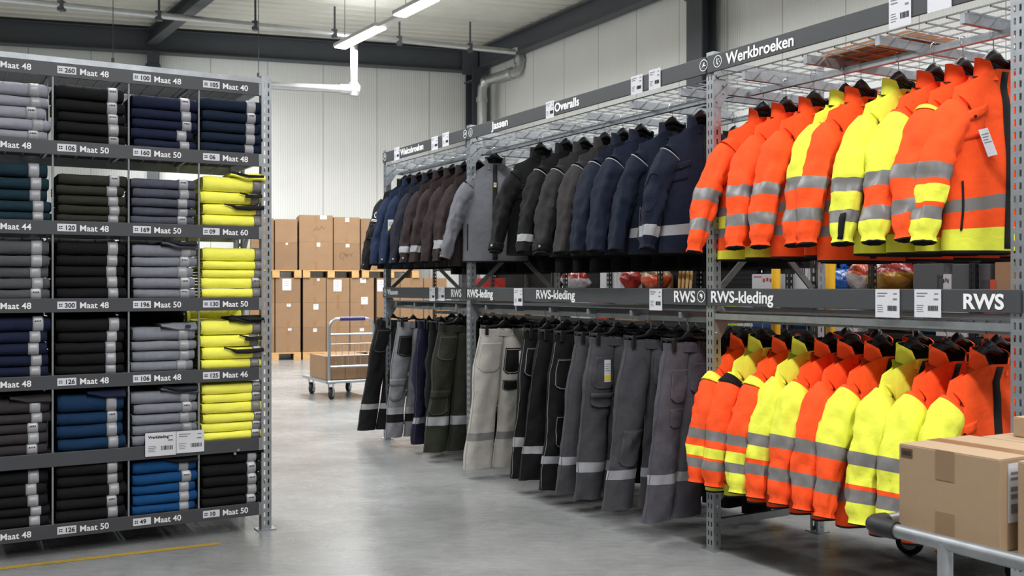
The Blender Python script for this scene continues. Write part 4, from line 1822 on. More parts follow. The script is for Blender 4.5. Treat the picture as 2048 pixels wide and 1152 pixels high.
# -- upper row, near bay: hi-vis jackets (x of the collar in the photograph, ...)
ZU = 2.375
gU = 'hi-vis jackets on the upper rail'
JU = [
    dict(x=1527, label='orange hi-vis jacket showing its front, hanging directly behind the slotted post under Werkbroeken',
         body=[(0.07, Yl), (0.17, O), (0.245, G), (0.34, Yl), (0.41, G), (1, O)], sl=S_OO, twist=-0.33, cuff=(0.41, -0.02, -0.74), elbow=(0.325, 0.0, -0.36), L=0.78),
    dict(x=1572, label='orange hi-vis jacket with two grey sleeve bands, second along from the post under Werkbroeken', body=body_std(hem=Yl), sl=S_OO, twist=-0.05),
    dict(x=1628, label='orange hi-vis jacket with flapped chest pocket, third along from the post under Werkbroeken', body=body_std(hem=O), sl=S_OO, twist=-0.12, pocket=pk()),
    dict(x=1690, label='yellow-shouldered hi-vis jacket with orange lower sleeve, hanging between orange jackets', body=[(0.2, O), (0.28, G), (1, Yl)], sl=S_YO, twist=0.0, collar=Yl),
    dict(x=1722, label='orange hi-vis jacket directly before the all-yellow sleeve with the black cuff tab', body=body_std(hem=O), sl=S_OO, twist=-0.08, pocket=pk(), L=0.80),
    dict(x=1797, label='yellow hi-vis jacket with black tab on its yellow cuff', body=body_std(m=Yl, hem=Yl), sl=S_YY, twist=-0.08, collar=Yl, cuff_tab=BK, pocket=pk(m=Yl), cuff=(0.35, 0, -0.73)),
    dict(x=1868, label='hi-vis jacket with orange yoke above yellow chest and yellow upper sleeve', body=[(0.12, Yl), (0.22, O), (0.30, G), (0.38, O), (1, Yl)], sl=S_YOY, twist=-0.10,
         yoke=(0.80, O), collar=O, cuff=(0.36, 0, -0.73)),
    dict(x=1926, label='orange hi-vis jacket with thin yellow shoulder flash', body=body_std(hem=Yl), sl=S_OO, twist=-0.05, extras=[extra_shoulder(Yl, 0.115, 0.14)]),
    dict(x=1987, label='orange hi-vis jacket with yellow cuff, yellow hem and white swing tag, nearest the near post', body=[(0.13, Yl), (0.235, O), (0.31, G), (1, O)], sl=S_J9, twist=-0.20,
         pocket=[(0.66, 0.82, -0.95, -0.40, O, O)], hem_zip=lining, extras=[extra_tag(0.70, -0.52, False, 0.05, 0.12, -0.2, 0, -0.25)], cuff=(0.37, 0.0, -0.74), elbow=(0.30, 0.03, -0.40), L=0.775,
         collar=O, wa=0.095),
]
for d in JU:
    d = dict(d)
    x = d.pop('x')
    kw = dict(cuff=(0.345, 0.0, -0.725), elbow=(0.29, 0.03, -0.40), L=0.775, k=0.92)
    kw.update(d)
    jacket(group=gU, u=u_of(x, 0.27), v=0.27, z=ZU, hanger_label=None, **kw)

# -- lower row, near bay
gL = 'hi-vis jackets on the lower rail'
ZL = 1.122
JL = [
    dict(x=1488, label='orange hi-vis jacket with yellow shoulder flash on the lower rail, directly behind the slotted post', body=body_std(hem=Yl), sl=S_OYO, extras=[extra_shoulder(Yl)], twist=0.02),
    dict(x=1525, label='hi-vis jacket with black and yellow yoke and orange sleeve on the lower rail', body=body_std(hem=Yl), sl=S_OYO, yoke=(0.86, Yl), collar=Yl, extras=[extra_shoulder(BK)], twist=0.0),
    dict(x=1574, label='orange hi-vis jacket with yellow sleeve end and pale shoulder flash on the lower rail', body=body_std(), sl=S_OYY, extras=[extra_shoulder(Yl)], twist=0.0),
    dict(x=1614, label='yellow hi-vis jacket with orange cuff on the lower rail, beside the yellow-sleeved orange jacket', body=body_std(m=Yl), sl=S_YYO, collar=Yl, twist=-0.02),
    dict(x=1660, label='orange-bodied hi-vis jacket with one yellow upper sleeve, fifth from the post on the lower rail', body=body_std(), sl=S_YO, twist=-0.02),
    dict(x=1706, label='orange-sleeved hi-vis jacket half hidden between two yellow sleeves on the lower rail', body=body_std(), sl=S_OO, twist=0.02),
    dict(x=1762, label='orange hi-vis jacket with broad yellow sleeve and open black-lined collar, middle of the lower rail', body=body_std(), sl=S_YO, twist=-0.05, cuff=(0.365, 0, -0.74)),
    dict(x=1826, label='all-yellow hi-vis jacket with yellow cuff at the foot of the trolley', body=body_std(m=Yl), sl=S_YYY, collar=Yl, twist=-0.02, yoke=(0.93, Yl)),
    dict(x=1894, label='orange hi-vis jacket with yellow sleeve, second from the near post on the lower rail', body=body_std(), sl=S_YYY, twist=-0.06),
    dict(x=1978, label='orange hi-vis jacket with yellow sleeve and flapped pocket, behind the carton nearest the near post', body=body_std(), sl=S_YOY, twist=-0.22,
         pocket=[(0.55, 0.72, -1.0, -0.45, O, O)]),
]
for d in JL:
    d = dict(d)
    x = d.pop('x')
    kw = dict(cuff=(0.35, 0.0, -0.735), elbow=(0.30, 0.02, -0.40), L=0.79, k=0.72, fat=0.92, rail=1.262)
    kw.update(d)
    jacket(group=gL, u=u_of(x, 0.24), v=0.24, z=ZL, hanger_label=None, **kw)

# -- second rows further in
gB = 'hi-vis jackets in the row behind'
first = None
for lvl, (z, ra, us) in enumerate(((ZU, 2.532, (0.30, 0.58, 0.86, 1.12, 1.36, 1.60)), (ZL, 1.262, (0.22, 0.44, 0.70, 0.94, 1.16, 1.38, 1.58)))):
    for i, u in enumerate(us):
        lb = 'plain orange hi-vis jacket hanging in the row behind on the %s rail' % ('upper', 'lower')[lvl]
        if first is None:
            first = jacket(lb, gB + ' above', u, 0.82, z, body_std(), S_OO, k=0.8, cuff=(0.27, 0, -0.70), elbow=(0.27, 0.02, -0.4), L=0.79, hanger=False, rail=ra)
            hb = coat_hanger(u, 0.82, z, RANG + pi / 2, ra, 'black hanger in the row behind holding an orange jacket')
        else:
            dup(first, RW(u, 0.82, z), RANG + pi / 2 + 0.05 * sin(i * 5), lb, gB + (' above' if lvl == 0 else ' below'))
            h = dup(hb, RW(u, 0.82, z), RANG + pi / 2)
            if lvl == 1 and i == 0:
                pass

# -- upper row, middle bay
gM = 'dark work jackets on the upper rail'
JM = [
    dict(x=990, label='light grey work jacket hanging front-on with yellow tab on its zip', body=[(1, lgrey)], sl=[(1, lgrey)], twist=-0.50, L=0.78, cuff=(0.40, -0.03, -0.76), elbow=(0.31, 0, -0.40),
         pocket=[(0.66, 0.78, 0.35, 0.85, lgrey, lgrey)], hem_zip=lining, elastic=False, z=2.43,
         extras=[extra_button, lambda t, to, sv, so: swing_tag(t, to.pos(0.80, 0.0, 0.014), 0, 0, 0.022, 0.036, True, 'zip_tab')]),
    dict(x=1082, label='black work jacket with buttoned cuff next to the light grey jacket', body=[(1, BK)], sl=[(1, BK)], twist=-0.25, elastic=False, extras=[extra_cuffband], pocket=pk(m=BK), z=2.42),
    dict(x=1132, label='black work jacket with grey shoulder piping and pale band above its cuff', body=[(1, BK)], sl=[(0.82, BK), (0.90, W_), (1, BK)], piping=pipe_w, elastic=False, z=2.41),
    dict(x=1168, label='charcoal work jacket with grey shoulder piping beside the black piped jacket', body=[(1, char)], sl=[(1, char)], piping=pipe_w, elastic=False, extras=[extra_cuffband]),
    dict(x=1210, label='warm charcoal work jacket with grey piping hanging before the navy jackets', body=[(1, char2)], sl=[(1, char2)], piping=pipe_w, elastic=False),
    dict(x=1246, label='navy work jacket with grey shoulder piping next to the charcoal jackets', body=[(1, DNV)], sl=[(1, DNV)], piping=pipe_w, elastic=False),
    dict(x=1282, label='navy work jacket with plain sleeve, second of the navy jackets', body=[(1, NV)], sl=[(1, NV)], piping=pipe_w, elastic=False),
    dict(x=1345, label='navy work jacket turned front-on with pale reflective band and metal pocket zip', body=[(0.14, DNV), (0.23, W_), (1, DNV)], sl=[(1, DNV)], twist=-0.42, piping=pipe_w,
         hem_zip=zipm, elastic=False, L=0.74),
    dict(x=1402, label='navy work jacket with pale band above its gathered cuff, directly before the slotted post', body=[(0.14, NV), (0.23, W_), (1, NV)], sl=[(0.80, NV), (0.90, W_), (1, NV)],
         twist=-0.20, piping=pipe_w, pocket=pk(m=NV), extras=[extra_elbow], L=0.74, wa=0.098),
]
for d in JM:
    d = dict(d)
    x = d.pop('x')
    kw = dict(cuff=(0.35, 0.0, -0.72), elbow=(0.29, 0.03, -0.38), L=0.735, k=0.92, z=2.39)
    kw.update(d)
    jacket(group=gM, u=u_of(x, 0.20), v=0.20, hanger_label=None, **kw)

# -- upper row, far bay
gF = 'dark work jackets on the far upper rail'
JF = [
    dict(x=811, label='black work jacket with white round emblem on its sleeve, at the far rack end', body=[(1, BK)], sl=[(1, BK)], twist=-0.15, extras=[extra_emblem, extra_button], elastic=False,
         cuff=(0.385, 0, -0.80), elbow=(0.31, 0, -0.42)),
    dict(x=821, label='bright navy work jacket without a tag next to the emblem jacket', body=[(1, blue)], sl=[(1, blue)], elastic=False),
    dict(x=840, label='navy-blue work jacket with a white and yellow swing tag on its sleeve', body=[(1, NV)], sl=[(1, blue)], elastic=False, extras=[extra_sleeve_tag(0.42, 2.5), extra_button]),
    dict(x=862, label='ink-coloured work jacket between the tagged blue jacket and the brown jackets', body=[(1, ink_navy)], sl=[(1, ink_navy)], elastic=False, extras=[extra_button]),
    dict(x=884, label='dark brown work jacket with pale cuff band, first of the brown jackets', body=[(1, brown)], sl=[(0.80, brown), (0.88, W_), (1, brown)], elastic=False, extras=[extra_button]),
    dict(x=906, label='dark brown work jacket with pale cuff band, second of the brown jackets', body=[(1, brown)], sl=[(0.80, brown), (0.88, W_), (1, brown)], elastic=False),
    dict(x=930, label='plain dark brown work jacket without a band, third of the brown jackets', body=[(1, brown)], sl=[(1, brown)], elastic=False),
    dict(x=955, label='dark brown work jacket with broad pale band and gathered cuff beside the light grey jacket', body=[(1, brown)], sl=[(0.76, brown), (0.86, W_), (1, brown)]),
]
for d in JF:
    d = dict(d)
    x = d.pop('x')
    kw = dict(cuff=(0.36, 0.0, -0.76), elbow=(0.30, 0.02, -0.40), L=0.79, k=0.85, z=2.41)
    kw.update(d)
    jacket(group=gF, u=u_of(x, 0.18), v=0.18, hanger_label=None, **kw)

# -- dark coats in the row behind
first = None
i = 0
for u in [-4.3, -4.05, -3.8, -3.55, -3.3, -3.05, -2.7, -2.45, -2.2, -1.95, -1.7, -1.45, -1.2, -0.95, -0.7, -0.45, -0.2]:
    lb = 'long black work coat hanging in the row behind on the upper rail'
    if first is None:
        first = jacket(lb, 'black coats in the row behind', u, 0.82, 2.40, [(1, BK)], [(1, BK)], k=0.9, cuff=(0.27, 0, -0.70), elbow=(0.27, 0.02, -0.4), L=0.83, hanger=False, cat='coat', name='hanging_coat')
        hb = coat_hanger(u, 0.82, 2.40, RANG + pi / 2, 2.532, 'black hanger in the row behind holding a long black coat')
    else:
        dup(first, RW(u, 0.82, 2.40), RANG + pi / 2 + 0.06 * sin(i * 4))
        dup(hb, RW(u, 0.82, 2.40), RANG + pi / 2)
    i += 1

# -- trousers, middle and far bay
gT = 'work trousers on the lower rail'
TR = [
    dict(x=785, label='black work trousers with two pale leg bands, first at the far end of the rack', m=BK, bands=[(0.76, 0.81, W_)], L=1.05, lean=-0.17, wide=0.76, stitch=stitch_d,
         pockets=[(-1, 0.08, 0.30, -0.9, 0.9, BK, False)], twist=-0.1),
    dict(x=826, label='pale grey work trousers with black back pocket and grey cargo pocket', m=tgrey3, bands=[(0.74, 0.80, W_), (0.80, 0.87, BK)], L=1.06, stitch=stitch_g, lean=-0.10, waist=tgrey3,
         pockets=[(-1, 0.12, 0.30, -0.7, 1.5, BK, False), (-1, 0.50, 0.68, -1.1, 0.5, tgrey3, True)], wide=0.72),
    dict(x=858, label='navy work trousers with orange tab between the pale grey and olive trousers', m=tnavy, bands=[(0.78, 0.83, W_)], L=1.06, lean=-0.06, stitch=stitch_d, wide=0.75, twist=0.5),
    dict(x=882, label='black work trousers with white tag between the navy and olive trousers', m=BK, L=1.06, lean=-0.05, wide=0.75, twist=0.5, tags=[(0.06, -0.14, 0, 0.05, 0.12)]),
    dict(x=916, label='olive work trousers with flapped cargo pocket and pale leg band', m=olive, bands=[(0.72, 0.79, W_)], L=1.06, lean=-0.10, stitch=stitch_d, wide=0.86,
         pockets=[(-1, 0.52, 0.71, -1.2, 0.6, olive, True), (-1, 0.08, 0.28, -0.9, 1.0, olive, False)]),
    dict(x=1008, label='off-white work trousers with two black thigh pockets', m=offwhite, bands=[(0.745, 0.80, G)], L=1.07, lean=-0.10, stitch=mat('off_white_seams', (150, 147, 142), rough=0.9), wide=0.98,
         pockets=[(-1, 0.10, 0.31, -0.9, 0.8, offwhite, False), (1, 0.14, 0.33, -0.95, 0.35, BK, False), (1, 0.37, 0.45, -0.95, 0.3, BK, False)], tags=[(0.12, -0.17, 0, 0.055, 0.12)]),
    dict(x=1094, label='black work trousers with pale stitching and blue waist label', m=BK, bands=[(0.72, 0.785, W_)], L=1.04, lean=-0.07, stitch=stitch_l, wide=0.9,
         pockets=[(-1, 0.10, 0.31, -0.9, 0.9, BK, False)]),
    dict(x=1122, label='plain black work trousers half hidden behind the black pair with pale stitching', m=BK, bands=[(0.77, 0.82, W_)], L=1.02, lean=-0.12, stitch=stitch_d, wide=0.85),
    dict(x=1158, label='black work trousers with large outlined thigh pocket and pale leg bands', m=BK, bands=[(0.78, 0.83, W_)], L=1.05, lean=-0.08, stitch=stitch_l, wide=0.92,
         pockets=[(-1, 0.15, 0.36, -0.8, 0.9, BK, False), (-1, 0.52, 0.74, -0.5, 1.2, BK, False)], tags=[(-0.01, -0.11, 0, 0.014, 0.02)]),
    dict(x=1196, label='dark grey work trousers half covered by the grey pair with a swing tag', m=tgrey, bands=[(0.76, 0.81, W_)], L=1.04, lean=-0.12, stitch=stitch_g, wide=0.82),
    dict(x=1228, label='grey work trousers with white and yellow swing tag on the thigh', m=tgrey, bands=[(0.77, 0.83, W_)], L=1.04, lean=-0.09, stitch=stitch_g, wide=0.85,
         pockets=[(-1, 0.12, 0.32, -0.7, 0.9, tgrey, False), (-1, 0.35, 0.43, -0.6, 0.9, tgrey, True)], tags=[(-0.09, -0.14, 0, 0.045, 0.14)]),
    dict(x=1302, label='grey work trousers standing apart with dark gap between the legs', m=tgrey, bands=[(0.765, 0.82, W_)], L=1.03, lean=-0.11, stitch=stitch_g, wide=0.9, split=0.015,
         pockets=[(-1, 0.53, 0.75, -0.5, 1.0, tgrey, False), (1, 0.10, 0.28, -0.9, 0.6, tgrey, False)]),
    dict(x=1376, label='grey work trousers directly before the slotted post, nearest the hi-vis jackets', m=tgrey2, bands=[(0.735, 0.79, W_)], L=1.02, lean=-0.13, stitch=stitch_g, wide=0.9, twist=0.06,
         pockets=[(-1, 0.15, 0.34, -0.4, 1.0, tgrey2, False), (-1, 0.37, 0.48, -0.3, 0.9, tgrey2, False), (1, 0.12, 0.30, -0.8, 0.6, tgrey2, False)]),
]
for d in TR:
    d = dict(d)
    x = d.pop('x')
    d.setdefault('twist', -0.10)
    d['L'] -= 0.02
    tr = trousers(group=gT, u=u_of(x, 0.08), v=0.08, z=1.125, **d)
    if 'blue waist label' in d['label']:
        mb = MB()
        mb.box(-0.06, -0.005, -0.046, -0.043, -0.05, -0.01)
        mb.build('woven_label', tag_blue, tr, smooth=False)
    if 'orange tab' in d['label'] or 'first at the far end' in d['label']:
        mb = MB()
        mb.box(0.04, 0.08, -0.078, -0.075, -0.24, -0.21)
        mb.build('woven_label', tag_orange, tr, smooth=False)
first = None
i = 0
pos = [-4.42 + 0.17 * k for k in range(9)] + [-2.72 + 0.17 * k for k in range(16)]
kids = None
for u in pos:
    if first is None:
        before = set(COL.objects)
        first = trousers('plain black trousers hanging in the row behind on the lower rail', 'black trousers in the row behind', u, 0.62, 1.125, BK, L=1.0, lean=0.0, stitch=None, detail=False,
                         hanger_label='black clip hanger in the row behind holding plain black trousers')
        hb = [o for o in COL.objects if o not in before and o.name.startswith('clip_hanger')][0]
    else:
        dup(first, RW(u, 0.62, 1.125), RANG + pi / 2 + 0.1 * sin(i * 3))
        dup(hb, RW(u, 0.62, 1.125), RANG + pi / 2 + 0.1 * sin(i * 3))
    i += 1

# ================================================================ cartons, pallets, trolleys, background shelving
ink_box = mat('carton_print', (92, 66, 42), rough=0.9)


def carton(label, group, loc, rotz, w, d, h, side_tape=True, sticker=None, scribble=0, seed=0, flap_tape=True, m=None, name='cardboard_box', bevel=0.004):
    """Origin at the front lower corner; front faces -y."""
    t = thing(name, label, 'cardboard box', loc, rotz, group)
    rnd = random.Random(seed)
    mb = MB()
    g = 0.002
    mb.box(0, w, 0, d, 0, h - 0.003)
    # four closing flaps: two halves with a seam down the middle
    mb.box(0.001, w - 0.001, 0.001, d / 2 - g, h - 0.003, h)
    mb.box(0.001, w - 0.001, d / 2 + g, d - 0.001, h - 0.003, h)
    mb.build('box_body', m or (card_m if rnd.random() < 0.6 else card_d), t, smooth=False, bevel=bevel)
    e = 0.0012
    if flap_tape:
        mb = MB()
        x = w / 2
        tw = min(0.03, w * 0.09)
        q = h * (0.22 + 0.1 * rnd.random())
        mb.box(x - tw, x + tw, -e, d + e, h, h + e)
        mb.box(x - tw, x + tw, -e, 0, h - q, h)
        if side_tape:
            mb.box(x - tw, x + tw, -e, 0, 0.0, h * (0.2 + 0.1 * rnd.random()))
        mb.build('tape', tape_m, t, smooth=False)
    if sticker:
        for (fx, fz, fw, fh) in sticker:
            mb = MB()
            mb.box(w * fx, w * (fx + fw), -2 * e, -e * 1.1, h * fz, h * (fz + fh))
            st = mb.build('paper_label', paper, t, smooth=False)
            mb = MB()
            n = 3 if fh > 0.3 else 1
            for k in range(n):
                z = h * (fz + fh * (0.82 - 0.2 * k))
                mb.box(w * (fx + fw * 0.15), w * (fx + fw * (0.6 + 0.2 * rnd.random())), -2.6 * e, -2 * e, z - h * 0.02, z)
            mb.build('label_print', grey_ink, st, smooth=False)
    if scribble:
        mb = MB()
        x0, z0 = w * (0.3 + 0.2 * rnd.random()), h * (0.4 + 0.15 * rnd.random())
        pts = [(x0 + w * 0.05 * k, -e, z0 + h * 0.07 * sin(k * 2.1 + seed) + h * 0.01 * k) for k in range(8)]
        mb.tube(pts, 0.004, 4)
        if scribble > 1:
            pts = [(x0 + w * 0.14 * cos(k * 0.7), -e, z0 + h * 0.12 * sin(k * 0.7)) for k in range(8)]
            mb.tube(pts, 0.004, 4)
        mb.build('marker_scribble', ink_box, t, smooth=False)
    return t


def pallet(label, loc, rotz, w, d, h=0.15):
    t = thing('wooden_pallet', label, 'pallet', loc, rotz, 'wooden pallets under the cartons')
    mb = MB()
    n = 6
    bw = 0.11
    for i in range(n):
        y = (d - bw) * i / (n - 1)
        mb.box(0, w, y, y + bw, h - 0.022, h)
    mb.build('deck_boards', wood, t, smooth=False, bevel=0.003)
    mb = MB()
    for x in (0, w / 2 - 0.07, w - 0.14):
        for y in (0, d / 2 - 0.05, d - 0.1):
            mb.box(x, x + 0.14, y, y + 0.1, 0.022, h - 0.044)
    mb.build('support_blocks', wood, t, smooth=False, bevel=0.003)
    mb = MB()
    for x in (0, w / 2 - 0.07, w - 0.14):
        mb.box(x, x + 0.14, 0, d, h - 0.044, h - 0.022)
        mb.box(x, x + 0.14, 0, d, 0, 0.022)
    mb.build('stringer_boards', wood, t, smooth=False, bevel=0.003)
    return t


Q0 = pZ(606, 720, 0.0)


def bt(x):
    r = (x - 1024) / F
    return (Q0.y * r - Q0.x) / (BX - r * BY)


def bw_(t, off, z):
    return Vector((Q0.x + BX * t - BY * off, Q0.y + BY * t + BX * off, z))


cseed = 0
ONAM = ['bottom row', 'middle row', 'upper row']
PAL = [('nearest the shelving post', 498, 602, [(500, 549), (551, 601)]),
       ('behind the platform trolley', 606, 749, [(606.5, 652), (653.5, 699.5), (701, 748)]),
       ('behind the far rack post', 753, 895, [(754, 800), (801.5, 847), (848.5, 894)])]
cw = ['first', 'second', 'third']
stk = {(1, 0, 2): [(0.62, 0.88, 0.10, 0.10)], (1, 0, 1): [(0.45, 0.72, 0.22, 0.22)], (1, 1, 2): [(0.3, 0.45, 0.35, 0.48)], (1, 2, 2): [(0.42, 0.80, 0.24, 0.18)],
       (1, 2, 1): [(0.46, 0.92, 0.28, 0.3)], (0, 1, 2): [(0.28, 0.5, 0.35, 0.46)], (0, 1, 1): [(0.45, 0.84, 0.16, 0.12)], (0, 1, 0): [(0.5, 0.88, 0.14, 0.10)],
       (1, 0, 0): [(0.44, 0.82, 0.16, 0.14)], (1, 2, 0): [(0.4, 0.82, 0.18, 0.13)], (2, 0, 2): [(0.02, 0.45, 0.4, 0.48)]}
for p, (pn, xa, xb, cols) in enumerate(PAL):
    ta, tb_ = bt(xa), bt(xb)
    pallet('wooden pallet on the floor %s' % pn, bw_(ta, 0.0, 0), BANG, tb_ - ta, 1.0)
    for c, (x0, x1) in enumerate(cols):
        a, b = bt(x0), bt(x1)
        for k in range(3):
            if p >= 2 and k < 2:
                if k == 0:
                    carton('tall brown carton under the %s box of the pallet %s' % (cw[c], pn), 'stacked cartons by the far wall', bw_(a, 0.03, 0.15), BANG, b - a, 0.9, 0.974, seed=cseed)
                continue
            carton('brown carton in the %s, %s stack, floor pallet %s' % (ONAM[k], cw[c], pn), 'stacked cartons by the far wall', bw_(a, 0.03, 0.15 + 0.487 * k), BANG, b - a, 0.9, 0.486,
                   sticker=stk.get((p, c, k)), seed=cseed, scribble=1 if (p, c, k) in ((1, 1, 2),) else 0)
            cseed += 1
UP = [('by the shelving post', 500, 603, [(502, 548, .53, .47), (550, 595, .53, .46)]),
      ('above the platform trolley', 606, 718, [(598.5, 666, .55, .53), (667.5, 720, .53, .52)]),
      ('behind the hanging jackets', 724, 838, [(722, 778, .53, .50), (780, 836, .53, .50)])]
for p, (pn, xa, xb, cols) in enumerate(UP):
    ta, tb_ = bt(xa), bt(xb)
    pallet('wooden pallet lying on lower cartons, %s' % pn, bw_(ta, 0.0, 1.612), BANG, tb_ - ta, 1.0)
    for c, (x0, x1, h0, h1) in enumerate(cols):
        a, b = bt(x0), bt(x1)
        z = 1.763
        for k, h in enumerate((h0, h1)):
            sk = {(1, 0, 1): [(0.62, 0.85, 0.2, 0.14)], (1, 1, 1): [(0.44, 0.82, 0.15, 0.16)], (1, 0, 0): [(0.52, 0.84, 0.1, 0.14)], (1, 1, 0): [(0.46, 0.86, 0.14, 0.12)],
                  (0, 1, 0): [(0.48, 0.93, 0.1, 0.07)]}.get((p, c, k))
            carton('%s brown carton, %s stack on the raised pallet %s' % (('lower', 'upper')[k], cw[c], pn), 'stacked cartons on the raised pallets', bw_(a, 0.0, z), BANG, b - a - 0.004, 0.9, h,
                   sticker=sk, seed=cseed + 50, scribble={(1, 0, 1): 1, (1, 1, 0): 2}.get((p, c, k), 0))
            z += h + 0.001
            cseed += 1


# ---------------------------------------------------------------- casters
def caster(parent, x, y, zt, r, ang=0.0, name='caster'):
    c, s = cos(ang), sin(ang)
    n = 24
    mb = MB()
    hw = r * 0.28
    ax = Vector((-s, c, 0))
    off = Vector((c, s, 0)) * r * 0.45
    ctr = Vector((x, y, r)) + off
    rs = []
    for (q, rr) in ((-1, 0.90), (-0.8, 1.0), (0.8, 1.0), (1, 0.90)):
        rs.append([ctr + ax * (hw * q) + (Vector((c, s, 0)) * cos(2 * pi * k / n) + Vector((0, 0, 1)) * sin(2 * pi * k / n)) * r * rr for k in range(n)])
    mb.rings(rs)
    w = mb.build(name + '_wheel', rubber, parent)
    mb = MB()
    mb.cyl(ctr - ax * (hw * 1.06), ctr + ax * (hw * 1.06), r * 0.58, 20)
    mb.build('hub', galv_dk, w)
    mb = MB()
    for q in (-1, 1):
        p = ctr + ax * (hw * 1.35 * q)
        mb.bar(p, Vector((x, y, zt - 0.012)) + ax * (hw * 1.35 * q), 0.004, r * 0.6, up=(c, s, 0))
    mb.box(x - r * 0.6, x + r * 0.6, y - r * 0.6, y + r * 0.6, zt - 0.016, zt)
    mb.cyl(ctr - ax * hw * 1.5, ctr + ax * hw * 1.5, r * 0.14, 10)
    mb.build('caster_fork', galv, parent, smooth=False)


# ---------------------------------------------------------------- platform trolley by the cartons
blue_grip = mat('blue_grip', (40, 44, 112), rough=0.45)
N0 = pZ(655, 801, 0.0)
t = thing('platform_trolley', 'grey platform trolley with wire-filled push frame and dark blue grip', 'trolley', (N0.x, N0.y, 0), RANG + pi / 2)
# local x = into the rack direction (v), local y = away from the camera
TWd, TL, DZ = 0.66, 0.95, 0.215
mb = MB()
mb.box(0, TWd, 0, TL, DZ, DZ + 0.03)
mb.build('platform', galv, t, smooth=False, bevel=0.006)
mb = MB()
mb.tube([(0, 0, DZ + 0.015), (TWd, 0, DZ + 0.015), (TWd, TL, DZ + 0.015), (0, TL, DZ + 0.015), (0, 0, DZ + 0.015)], 0.02, 10)
mb.build('platform_rim', galv, t)
mb = MB()
hp = [(0.03, 0.02, DZ)]
hp.append((0.03, 0.02, 0.92))
for k in range(1, 7):
    q = pi / 2 * k / 6
    hp.append((0.03 + 0.11 * (1 - cos(q)), 0.02, 0.92 + 0.11 * sin(q)))
for k in range(0, 7):
    q = pi / 2 * k / 6
    hp.append((TWd - 0.14 + 0.11 * sin(q), 0.02, 0.92 + 0.11 * cos(q)))
hp.append((TWd - 0.03, 0.02, DZ))
mb.tube(hp, 0.019, 12, up=(0, 1, 0))
mb.build('push_frame', galv, t)
mb = MB()
mb.cyl((0.17, 0.02, 1.03), (TWd - 0.15, 0.02, 1.03), 0.026, 14)
mb.build('grip', blue_grip, t)
for z in (0.83, 0.42):
    mb = MB()
    mb.cyl((0.03, 0.02, z), (TWd - 0.03, 0.02, z), 0.013, 10)
    mb.build('cross_bar', galv, t)
mb = MB()
for z in (0.71, 0.56):
    mb.cyl((0.03, 0.02, z), (TWd - 0.03, 0.02, z), 0.006, 8)
for i in range(6):
    x = 0.12 + (TWd - 0.24) * i / 5
    mb.cyl((x, 0.02, 0.42), (x, 0.02, 0.71 if i % 2 else 0.83), 0.004, 6)
mb.build('wire_infill', galv, t)
for (x, y) in ((0.07, 0.08), (TWd - 0.07, 0.08), (0.07, TL - 0.10), (TWd - 0.07, TL - 0.10)):
    caster(t, x, y, DZ, 0.078, 0.9)
for k, wd in enumerate((0.26, 0.16, 0.19)):
    x = (0.03, 0.295, 0.458)[k] - 0.02
    p = t.matrix_basis @ Vector((x, 0.10, DZ + 0.032))
    carton(('carton with small black mark, first of three on the platform trolley', 'narrow carton between two others on the platform trolley',
            'carton at the far end of the three on the platform trolley')[k], 'cartons on the platform trolley', (p.x, p.y, DZ + 0.036), RANG + pi / 2, wd, 0.62, 0.30, seed=200 + k,
           flap_tape=(k == 0))
    if k == 0:
        pass
p = t.matrix_basis @ Vector((0, 0, 0))

# ---------------------------------------------------------------- table trolley with cartons in front
t = thing('table_trolley', 'tubular steel table trolley with black corner grip carrying cartons', 'trolley', RW(2.15, -1.254, 0), RANG)
rz_ = 0.736
TLn, TW2 = 1.15, 0.80
mb = MB()
loop = [(0.05, 0, rz_), (TLn, 0, rz_), (TLn, TW2, rz_), (0.0, TW2, rz_), (0, 0.05, rz_), (0.006, 0.025, rz_), (0.025, 0.006, rz_), (0.05, 0, rz_)]
mb.tube(loop, 0.0205, 16)
mb.build('frame_tube', galv_dk, t)
mb = MB()
g = [(0.0, 0.075, rz_), (0, 0.05, rz_), (0.004, 0.03, rz_), (0.012, 0.014, rz_), (0.03, 0.004, rz_), (0.05, 0, rz_), (0.10, 0, rz_)]
mb.tube(g, [0.025, 0.0265, 0.028, 0.029, 0.029, 0.028, 0.0265], 18)
mb.build('corner_grip', rubber, t)
mb = MB()
mb.box(0.02, TLn - 0.02, 0.022, TW2 - 0.022, rz_ - 0.018, rz_ - 0.003)
mb.build('table_top', mat('trolley_ply', (150, 140, 112), rough=0.6, var=0.1), t, smooth=False)
mb = MB()
mb.box(0.22, TLn - 0.05, 0.03, TW2 - 0.03, 0.24, 0.26)
mb.build('lower_shelf', mat('trolley_ply', (150, 140, 112)), t, smooth=False)
for (x, y) in ((0.262, 0.0), (TLn - 0.1, 0.0), (0.262, TW2), (TLn - 0.1, TW2)):
    mb = MB()
    mb.cyl((x, y, 0.13), (x, y, rz_), 0.0205, 16)
    mb.build('leg', galv, t)
    caster(t, x, y, 0.135, 0.055, 0.5)
gC = 'cartons on the table trolley'
fine_card = mat('smooth_cardboard', (160, 134, 106), rough=0.8, var=0.03, vscale=30, bump=0.06, bscale=300)
A = carton('large brown carton with a white shipping label on its end, on the table trolley', gC, RW(2.2247, -1.212, 0.735), RANG, 0.324, 0.325, 0.25, seed=300, m=fine_card, flap_tape=False)
mb = MB()
e = 0.001
mb.box(0.125, 0.185, -e, 0, 0.165, 0.25)
mb.build('tape', mat('pale_brown_tape', (140, 115, 88), rough=0.35, var=0.04), A, smooth=False)
mb = MB()
mb.box(0.125, 0.185, -e, 0, 0.0, 0.075)
mb.build('tape', mat('pale_brown_tape', (140, 115, 88)), A, smooth=False)
mb = MB()
mb.box(-e, 0.325, 0.125, 0.185, 0.25, 0.25 + e)
